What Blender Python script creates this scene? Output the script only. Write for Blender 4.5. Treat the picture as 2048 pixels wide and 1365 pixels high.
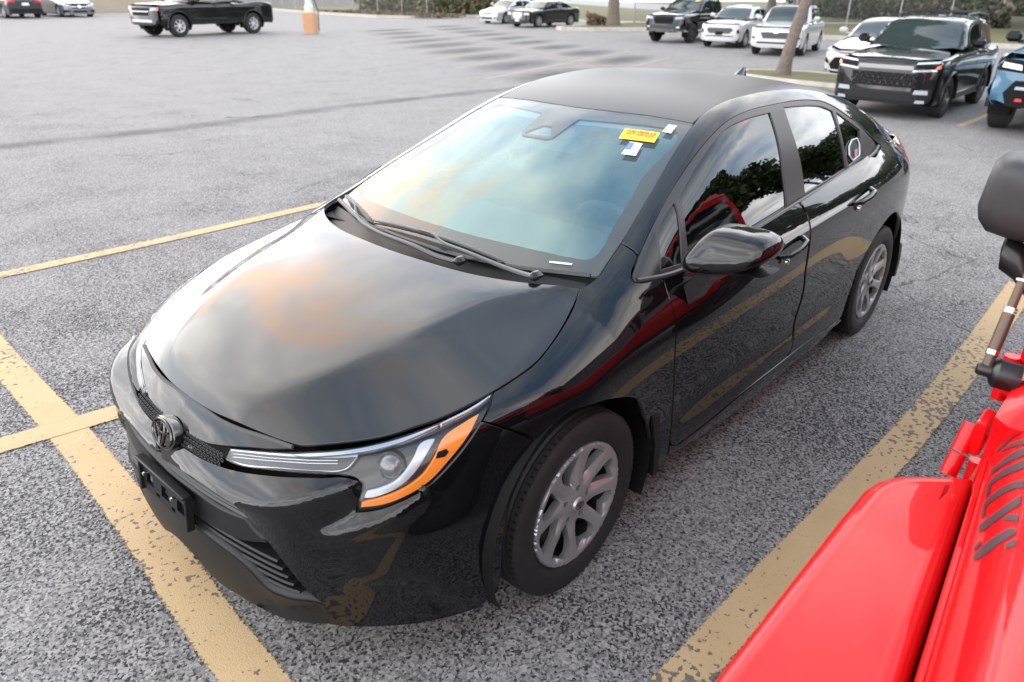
import bpy, math, random
import numpy as np
from mathutils import Matrix, Vector
from mathutils.geometry import delaunay_2d_cdt
for _o in list(bpy.data.objects): bpy.data.objects.remove(_o)
SC = bpy.context.scene; COL = SC.collection; R = math.radians
# ---------------------------------------------------------------- camera, sky, sun, exposure
CAMP = [1.53019965, 1.94068906, 1.78020649, -2.41066879, -.448851544, .0107329212, 1465.06314]
def _cam():
    x, y, z, yaw, pit, rol, f = CAMP
    cy, sy, cp, sp = math.cos(yaw), math.sin(yaw), math.cos(pit), math.sin(pit)
    fw = Vector((cy*cp, sy*cp, sp)); r0 = Vector((sy, -cy, 0)); u0 = r0.cross(fw)
    c, s = math.cos(rol), math.sin(rol); r = c*r0+s*u0; u = -s*r0+c*u0
    cd = bpy.data.cameras.new('camera'); co = bpy.data.objects.new('camera', cd); COL.objects.link(co)
    m = Matrix((r, u, -fw)).transposed().to_4x4(); m.translation = (x, y, z); co.matrix_world = m
    cd.sensor_width = 36; cd.lens = 36*f/2048; cd.clip_start = .05; cd.clip_end = 3000
    cd.dof.use_dof = True; cd.dof.focus_distance = 2.45; cd.dof.aperture_fstop = 3.6
    SC.camera = co
_cam()
SUN_EL, SUN_AZ = 14., -75.          # degrees; azimuth of the sun measured from +x towards +y
W = bpy.data.worlds.new('World'); SC.world = W; W.use_nodes = True
def _world():
    nt = W.node_tree; N = nt.nodes; L = nt.links; N.clear()
    def n(t, **k):
        q = N.new(t)
        for a, b in k.items(): setattr(q, a, b)
        return q
    out = n('ShaderNodeOutputWorld'); bg = n('ShaderNodeBackground'); L.new(bg.outputs[0], out.inputs[0])
    sky = n('ShaderNodeTexSky', sky_type='NISHITA', sun_disc=False); sky.sun_elevation = R(SUN_EL); sky.sun_rotation = R(90-SUN_AZ)
    sky.air_density = 1.2; sky.dust_density = 2.5; sky.ozone_density = 1.5
    tc = n('ShaderNodeTexCoord'); sep = n('ShaderNodeSeparateXYZ'); L.new(tc.outputs['Generated'], sep.inputs[0])
    # project the view direction onto a cloud layer overhead
    zz = n('ShaderNodeMath', operation='MAXIMUM'); L.new(sep.outputs[2], zz.inputs[0]); zz.inputs[1].default_value = .0
    zb = n('ShaderNodeMath', operation='ADD'); L.new(zz.outputs[0], zb.inputs[0]); zb.inputs[1].default_value = .16
    dx = n('ShaderNodeMath', operation='DIVIDE'); L.new(sep.outputs[0], dx.inputs[0]); L.new(zb.outputs[0], dx.inputs[1])
    dy = n('ShaderNodeMath', operation='DIVIDE'); L.new(sep.outputs[1], dy.inputs[0]); L.new(zb.outputs[0], dy.inputs[1])
    cb = n('ShaderNodeCombineXYZ'); L.new(dx.outputs[0], cb.inputs[0]); L.new(dy.outputs[0], cb.inputs[1])
    def noise(sc, det, rough, off):
        mp = n('ShaderNodeMapping'); mp.inputs[1].default_value = off; L.new(cb.outputs[0], mp.inputs[0])
        q = n('ShaderNodeTexNoise'); q.inputs['Scale'].default_value = sc; q.inputs['Detail'].default_value = det
        q.inputs['Roughness'].default_value = rough; q.inputs['Distortion'].default_value = .35; L.new(mp.outputs[0], q.inputs[0]); return q
    def ramp(src, pts):
        q = n('ShaderNodeValToRGB'); L.new(src, q.inputs[0]); e = q.color_ramp.elements
        e[0].position, e[0].color = pts[0][0], (*pts[0][1], 1); e[1].position, e[1].color = pts[-1][0], (*pts[-1][1], 1)
        for p_, c_ in pts[1:-1]:
            k = e.new(p_); k.color = (*c_, 1)
        return q
    def mix(f, a, b, bt='MIX'):
        q = n('ShaderNodeMix', data_type='RGBA', blend_type=bt)
        if isinstance(f, float): q.inputs[0].default_value = f
        else: L.new(f, q.inputs[0])
        for i, s in ((6, a), (7, b)):
            if isinstance(s, tuple): q.inputs[i].default_value = (*s, 1)
            else: L.new(s, q.inputs[i])
        return q
    n1 = noise(.9, 7, .58, (3.1, .4, 0)); n2 = noise(1.6, 6, .55, (7.7, 2.2, 3.)); n3 = noise(2.3, 5, .5, (1.3, 9.1, 1.))
    def mth(op, a, b):
        q = n('ShaderNodeMath', operation=op)
        for k, v in enumerate((a, b)):
            if isinstance(v, (int, float)): q.inputs[k].default_value = v
            else: L.new(v, q.inputs[k])
        return q.outputs[0]
    def rng_(src, a, b, c, d):
        q = n('ShaderNodeMapRange'); q.interpolation_type = 'SMOOTHSTEP'
        for k, v in enumerate((a, b, c, d)): q.inputs[k+1].default_value = v
        L.new(src, q.inputs[0]); return q.outputs[0]
    def dot(v):
        q = n('ShaderNodeVectorMath', operation='DOT_PRODUCT'); L.new(tc.outputs['Generated'], q.inputs[0]); q.inputs[1].default_value = v; return q.outputs['Value']
    e_, a_ = R(SUN_EL), R(SUN_AZ); sunw = rng_(dot((math.cos(e_)*math.cos(a_), math.cos(e_)*math.sin(a_), math.sin(e_))), -.6, .95, .92, 1.12)
    high = rng_(sep.outputs[2], .30, .95, .96, .52)      # low evening sun: the overhead sky is the darkest
    gain_ = mth('MULTIPLY', sunw, high)
    cover = ramp(mth('SUBTRACT', n1.outputs[0], rng_(sep.outputs[2], .70, .97, 0., .11)), [(.33, (0, 0, 0)), (.50, (1, 1, 1))])
    shade = ramp(n2.outputs[0], [(.30, (15., 15.4, 16.6)), (.50, (23, 23, 23.4)), (.66, (34, 33, 31.5))])
    wl = rng_(dot((-.26, -.83, .49)), .945, .996, 0., .21)
    warm = ramp(mth('ADD', n3.outputs[0], wl), [(.63, (0, 0, 0)), (.77, (1, 1, 1))])
    cl = mix(warm.outputs[0], shade.outputs[0], (38., 24., 16.))
    blue = mix(.62, sky.outputs[0], (8.5, 15., 24.))
    fin0 = mix(cover.outputs[0], blue.outputs[2], cl.outputs[2])
    gc = n('ShaderNodeCombineColor')
    for k in range(3): L.new(gain_, gc.inputs[k])
    fin = mix(1., fin0.outputs[2], gc.outputs[0], 'MULTIPLY')
    L.new(fin.outputs[2], bg.inputs[0]); bg.inputs[1].default_value = .10
_world()
def _sun():
    l = bpy.data.lights.new('sun', 'SUN'); l.energy = .5; l.angle = R(165); l.color = (1, .90, .78)
    o = bpy.data.objects.new('sun', l); COL.objects.link(o)
    e, a = R(SUN_EL), R(SUN_AZ); d = Vector((math.cos(e)*math.cos(a), math.cos(e)*math.sin(a), math.sin(e)))
    o.rotation_euler = d.to_track_quat('Z', 'Y').to_euler(); o.location = (0, 0, 30)
_sun()
SC.view_settings.view_transform = 'Standard'; SC.view_settings.look = 'None'; SC.view_settings.gamma = 1
SC.view_settings.exposure = 0.78; SC.view_settings.use_curve_mapping = False
SC.render.engine = 'CYCLES'; SC.cycles.max_bounces = 8; SC.cycles.transparent_max_bounces = 12; SC.cycles.caustics_reflective = False; SC.cycles.caustics_refractive = False
# ---------------------------------------------------------------- materials
MATS = {}
def mat(name, col=(.5, .5, .5), rough=.5, metal=0., coat=0., spec=.5, noise=None, bump=None, emis=None, coatr=.03, rnoise=None, sub=None):
    """principled material; noise=(scale, amount, colour2), bump=(scale, strength), rnoise=(scale, lo, hi)"""
    if name in MATS: return MATS[name]
    m = bpy.data.materials.new(name); m.use_nodes = True; nt = m.node_tree; N = nt.nodes; L = nt.links
    b = N['Principled BSDF']; b.inputs['Base Color'].default_value = (*col, 1); b.inputs['Roughness'].default_value = rough
    b.inputs['Metallic'].default_value = metal; b.inputs['Coat Weight'].default_value = coat; b.inputs['Coat Roughness'].default_value = coatr
    b.inputs['Specular IOR Level'].default_value = spec
    if emis: b.inputs['Emission Color'].default_value = (*emis[0], 1); b.inputs['Emission Strength'].default_value = emis[1]
    if noise or bump or rnoise:
        tc = N.new('ShaderNodeTexCoord')
    def nz(sc, det=4):
        q = N.new('ShaderNodeTexNoise'); q.inputs['Scale'].default_value = sc; q.inputs['Detail'].default_value = det; L.new(tc.outputs['Object'], q.inputs[0]); return q
    if noise:
        q = nz(noise[0]); r = N.new('ShaderNodeMapRange'); r.inputs[1].default_value = .35; r.inputs[2].default_value = .68; r.inputs[4].default_value = noise[1]
        L.new(q.outputs[0], r.inputs[0]); x = N.new('ShaderNodeMix'); x.data_type = 'RGBA'; L.new(r.outputs[0], x.inputs[0])
        x.inputs[6].default_value = (*col, 1); x.inputs[7].default_value = (*noise[2], 1); L.new(x.outputs[2], b.inputs['Base Color'])
    if rnoise:
        q = nz(rnoise[0], 5); r = N.new('ShaderNodeMapRange'); r.inputs[1].default_value = .4; r.inputs[2].default_value = .65; r.inputs[3].default_value = rnoise[1]; r.inputs[4].default_value = rnoise[2]
        L.new(q.outputs[0], r.inputs[0]); L.new(r.outputs[0], b.inputs['Roughness'])
    if bump:
        q = nz(bump[0], 3); u = N.new('ShaderNodeBump'); u.inputs['Strength'].default_value = bump[1]; u.inputs['Distance'].default_value = .004
        L.new(q.outputs[0], u.inputs['Height']); L.new(u.outputs[0], b.inputs['Normal'])
    MATS[name] = m; return m
def glass(name, tint, refl=(1, 1, 1), gain=1.5, rough=0., base=.043, edge=.957):
    if name in MATS: return MATS[name]
    m = bpy.data.materials.new(name); m.use_nodes = True; nt = m.node_tree; N = nt.nodes; L = nt.links; N.clear()
    o = N.new('ShaderNodeOutputMaterial'); t = N.new('ShaderNodeBsdfTransparent'); g = N.new('ShaderNodeBsdfGlossy')
    t.inputs[0].default_value = (*tint, 1); g.inputs[0].default_value = (*refl, 1); g.inputs['Roughness'].default_value = rough
    ge = N.new('ShaderNodeNewGeometry'); dt = N.new('ShaderNodeVectorMath'); dt.operation = 'DOT_PRODUCT'; L.new(ge.outputs['Normal'], dt.inputs[0]); L.new(ge.outputs['Incoming'], dt.inputs[1])
    def mt(op, a, b_):
        q = N.new('ShaderNodeMath'); q.operation = op
        for i_, v in enumerate((a, b_)):
            if isinstance(v, (int, float)): q.inputs[i_].default_value = v
            else: L.new(v, q.inputs[i_])
        return q
    ab = mt('ABSOLUTE', dt.outputs['Value'], 0); k = mt('MULTIPLY', mt('ADD', mt('MULTIPLY', mt('POWER', mt('SUBTRACT', 1., ab.outputs[0]).outputs[0], 5.).outputs[0], edge).outputs[0], base).outputs[0], gain); k.use_clamp = True
    x = N.new('ShaderNodeMixShader'); L.new(k.outputs[0], x.inputs[0]); L.new(t.outputs[0], x.inputs[1]); L.new(g.outputs[0], x.inputs[2]); L.new(x.outputs[0], o.inputs[0])
    MATS[name] = m; return m
M_paint = mat('black_paint', (.003, .003, .0036), .3, coat=1., spec=.02, coatr=.010)
M_hood = mat('black_paint_dusty', (.004, .004, .0048), .30, coat=1., spec=.12, coatr=.035)
M_roof = mat('faded_roof_paint', (.024, .023, .025), .45, coat=.25, spec=.4, noise=(900, .55, (.055, .052, .056)), coatr=.32)
M_plast = mat('black_textured_plastic', (.0065, .0065, .007), .42, spec=.35, bump=(900, .15))
M_satin = mat('black_satin_plastic', (.010, .010, .011), .28, spec=.5)
M_dark = mat('dark_recess', (.004, .004, .004), .7, spec=.2)
M_frame = mat('window_frame_vinyl', (.030, .025, .028), .38, spec=.45)
M_rubber = mat('tyre_rubber', (.0125, .0118, .0125), .6, spec=.35, bump=(260, .25), noise=(30, .6, (.021, .019, .019)))
M_cover = mat('silver_wheel_cover', (.36, .36, .37), .30, metal=.6, spec=.5)
M_steel = mat('dark_steel_rim', (.02, .02, .021), .4, metal=.5)
M_chrome = mat('chrome', (.8, .8, .82), .06, metal=1.)
M_smoke = mat('smoked_chrome', (.16, .15, .145), .12, metal=1.)
M_amber = mat('amber_reflector', (.85, .22, .008), .18, coat=1., bump=(420, .5))
M_drl = mat('clear_light_guide', (.42, .44, .47), .16, coat=1., metal=.35, bump=(300, .25))
M_mod = mat('lamp_reflector_grey', (.012, .012, .014), .30, coat=.5, metal=.1, bump=(160, .3))
M_trim_sheen = mat('lamp_trim_and_lens_sheen', (.42, .44, .48), .18, metal=.85)  # lamp frame trim, and the painted sky sheen along the lens top
M_lens = glass('clear_lens', (.90, .91, .92), gain=.55)
M_ws = glass('windshield_glass', (.92, .95, .95), (.97, 1., 1.), gain=1.25)
M_wsin = glass('windshield_inner_layer', (.45, .60, .62), (.60, .97, 1.), gain=1., base=.15, edge=.25)
M_tint = glass('tinted_glass', (.035, .033, .034), (.95, .98, 1.), gain=1.5)
M_frit = mat('black_ceramic_frit', (.012, .013, .014), .5)
M_int = mat('grey_interior', (.045, .045, .047), .7)
M_red = mat('red_paint', (.56, .003, .005), .4, coat=.5, spec=.1, coatr=.03)
M_white = mat('white_paint', (.80, .80, .80), .35, coat=1.)
M_seat = mat('dark_seat_fabric', (.012, .012, .013), .85)
M_boss = mat('black_grille_boss', (.006, .006, .007), .4, spec=.25)
# ---------------------------------------------------------------- surface engine
def spline_basis(xs):
    xs = np.asarray(xs, float); n = len(xs); h = np.diff(xs)
    A = np.zeros((n, n)); R = np.zeros((n, n)); A[0, 0] = A[-1, -1] = 1
    for i in range(1, n-1):
        A[i, i-1] = h[i-1]; A[i, i] = 2*(h[i-1]+h[i]); A[i, i+1] = h[i]
        R[i, i-1] = 6/h[i-1]; R[i, i] = -6/h[i-1]-6/h[i]; R[i, i+1] = 6/h[i]
    M = np.linalg.solve(A, R)                      # second derivatives per unit value
    I = np.eye(n)
    def ev(x):
        x = np.asarray(x, float); xc = np.clip(x, xs[0], xs[-1])
        i = np.clip(np.searchsorted(xs, xc)-1, 0, n-2); hh = h[i][:, None]
        a = (xs[i+1]-xc)[:, None]/hh; b = 1-a
        W = a*I[i]+b*I[i+1]+((a**3-a)*M[i]+(b**3-b)*M[i+1])*hh*hh/6
        ex = x-xc
        if np.any(ex):
            s0 = (I[1]-I[0])/h[0]-h[0]*(2*M[0]+M[1])/6
            s1 = (I[-1]-I[-2])/h[-1]+h[-1]*(M[-2]+2*M[-1])/6
            W = W+np.where(ex < 0, ex, 0)[:, None]*s0+np.where(ex > 0, ex, 0)[:, None]*s1
        return W
    return ev
def curve(pts):
    pts = sorted(pts); xs = [q[0] for q in pts]; v = np.array([q[1] for q in pts]); B = spline_basis(xs)
    return lambda x: B(x)@v
def table(us, vs, T):
    T = np.asarray(T, float); o = np.argsort(us); us = np.asarray(us)[o]; T = T[o]
    Bu = spline_basis(us); Bv = spline_basis(vs)
    return lambda u, v: np.einsum('ni,ij,nj->n', Bu(u), T, Bv(v))
def smax(a, b, k):
    h = np.maximum(k-np.abs(a-b), 0)/k
    return np.maximum(a, b)+h*h*k/4
def smin(a, b, k): return -smax(-a, -b, k)
def splus(t, w): return .5*(t+np.sqrt(t*t+w*w))     # soft ramp
def cast(F, O, D, t0, t1, n=70, lev=0.):
    """first crossing of F = lev along rays O + t D"""
    N = len(O); lev = np.broadcast_to(lev, (N,))
    lo = np.full(N, t0, float); hi = np.full(N, np.nan); prev = F(O+t0*D)-lev
    for t in np.linspace(t0, t1, n)[1:]:
        cur = F(O+t*D)-lev
        hit = np.isnan(hi) & (prev > 0) & (cur <= 0)
        hi[hit] = t; lo[np.isnan(hi)] = t; prev = cur
    ok = ~np.isnan(hi); hi[~ok] = lo[~ok]
    for _ in range(26):
        m = .5*(lo+hi); s = F(O+m[:, None]*D)-lev > 0
        lo = np.where(s, m, lo); hi = np.where(s, hi, m)
    P = O+(.5*(lo+hi))[:, None]*D
    return P, ok
def gradF(F, P, e=2e-3):
    g = np.stack([F(P+np.eye(3)[i]*e)-F(P-np.eye(3)[i]*e) for i in range(3)], 1)
    return g/np.maximum(np.linalg.norm(g, axis=1, keepdims=True), 1e-9)
# ---------------------------------------------------------------- the sedan's master surfaces
_sx = [.70, .40, .10, -.25, -.60, -1.40, -2.10, -2.55, -2.90, -3.25, -3.60]
_sz = [.16, .24, .30, .38, .50, .62, .72, .80, .86, .92, 1.00, 1.10]
_st = [
 [.77, .775, .78, .775, .785, .79, .785, .77, .745, .70, .62, .50],
 [.835, .843, .845, .845, .855, .86, .86, .845, .815, .765, .67, .55],
 [.862, .870, .871, .873, .880, .888, .886, .868, .835, .785, .69, .57],
 [.856, .866, .868, .868, .873, .880, .884, .874, .848, .81, .73, .62],
 [.850, .870, .872, .862, .866, .876, .883, .880, .862, .83, .77, .68],
 [.850, .870, .873, .862, .866, .877, .885, .886, .878, .851, .80, .73],
 [.850, .870, .873, .864, .868, .877, .885, .888, .885, .866, .81, .73],
 [.845, .866, .870, .872, .880, .888, .890, .888, .884, .868, .82, .74],
 [.825, .848, .857, .862, .871, .874, .872, .868, .858, .838, .79, .72],
 [.72, .765, .785, .797, .808, .812, .808, .800, .788, .765, .725, .67],
 [.58, .63, .66, .675, .685, .688, .684, .677, .668, .652, .625, .58]]
f_side = table(_sx, _sz, _st)
hc = curve([(.93, .42), (.90, .52), (.865, .61), (.83, .66), (.785, .703), (.70, .754), (.60, .798), (.45, .848), (.30, .888), (.15, .920), (0, .948), (-.2, .975), (-.4, 1.01), (-.7, 1.10), (-1.2, 1.14), (-2, 1.14), (-2.8, 1.10), (-3.15, 1.095), (-3.4, 1.11), (-3.62, 1.115), (-3.75, 1.09)])
_yc = curve([(.95, .10), (.80, .20), (.60, .335), (.40, .42), (.20, .475), (.05, .515), (-.1, .60), (-.3, .70), (-1, .8), (-4, .8)])
_ys = curve([(.95, .60), (.60, .68), (.30, .76), (.21, .78), (.087, .766), (-.04, .72), (-.2, .655), (-.5, .6), (-4, .6)])
_dd = curve([(.95, .05), (.78, .055), (.6, .068), (.4, .070), (.2, .062), (.0, .045), (-.1, .028), (-.3, .0), (-1, 0.), (-4, 0.)])
def f_top(x, y):
    y = np.abs(y); t = (y-_yc(x))/np.maximum(_ys(x)-_yc(x), .05)
    r = np.maximum(_dd(x), 0)
    s = splus(t, .09); s = s/(1+.55*s)*1.55
    return hc(x)-(.055+.27*np.clip((-2.85-x)/.5, 0, 1))*y*y-r*s
n0 = curve([(.02, .85), (.10, .868), (.17, .882), (.25, .890), (.35, .896), (.45, .897), (.50, .895), (.55, .887), (.60, .872), (.65, .845), (.70, .812), (.80, .758), (.90, .70), (1.1, .58)])
nP = curve([(0, 0), (.2, .010), (.443, .048), (.563, .095), (.625, .146), (.687, .200), (.741, .277), (.785, .37), (.82, .455), (.85, .54), (.88, .65), (.92, .88)])
r0 = curve([(.15, -3.50), (.25, -3.58), (.4, -3.66), (.6, -3.69), (.8, -3.68), (.95, -3.66), (1.1, -3.64), (1.3, -3.5)])
rP = curve([(0, 0), (.3, .02), (.5, .08), (.6, .11), (.68, .17), (.75, .27), (.80, .38), (.86, .58), (.92, .9)])
def F_low(P):
    x, y, z = P[:, 0], np.abs(P[:, 1]), P[:, 2]
    A = (y-f_side(x, z))*.93
    B = (z-f_top(x, y))*.95
    C = (x-n0(z)+nP(y)*(1+.12*np.exp(-((z-.60)/.12)**2)))*.75
    D = (r0(z)+rP(y)-x)*.75
    return smax(smax(smax(A, B, .11), C, .07), D, .10)
gx = [.1, -.10, -.25, -.5, -.8, -1.05, -1.3, -1.6, -1.9, -2.2, -2.5, -2.8, -3.1, -3.3, -3.5]
gz = [.83, .930, 1.000, 1.117, 1.243, 1.338, 1.398, 1.424, 1.422, 1.394, 1.345, 1.268, 1.165, 1.085, 1.0]
G_c = curve(list(zip(gx, gz)))
G_k = curve([(.1, .10), (-.3, .12), (-1.1, .13), (-1.6, .09), (-2.3, .11), (-3.3, .2)])
s_up = table([-.05, -.35, -.7, -1.0, -1.5, -2.0, -2.5, -2.8, -3.1, -3.4], [.90, 1.0, 1.1, 1.2, 1.3, 1.42],
 [[.70, .62, .54, .46, .38, .28],
  [.815, .745, .68, .60, .52, .43],
  [.818, .772, .72, .655, .585, .50],
  [.820, .782, .735, .677, .612, .53],
  [.822, .787, .742, .688, .622, .54],
  [.820, .782, .737, .682, .614, .53],
  [.805, .765, .718, .660, .590, .50],
  [.785, .742, .692, .632, .560, .46],
  [.75, .70, .645, .580, .50, .40],
  [.69, .63, .57, .50, .42, .32]])
def F_up(P):
    x, y, z = P[:, 0], np.abs(P[:, 1]), P[:, 2]
    A = (y-s_up(x, z))*.86
    B = (z-(G_c(x)-G_k(x)*y*y))*.93
    return smax(A, B, .075)
def F_body(P):
    z = P[:, 2]
    return smin(F_low(P), smax(smax(F_up(P), .93-z, .02), P[:, 0]-.02, .02), .04)
def F_glass(P): return F_up(P)+.010
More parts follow.
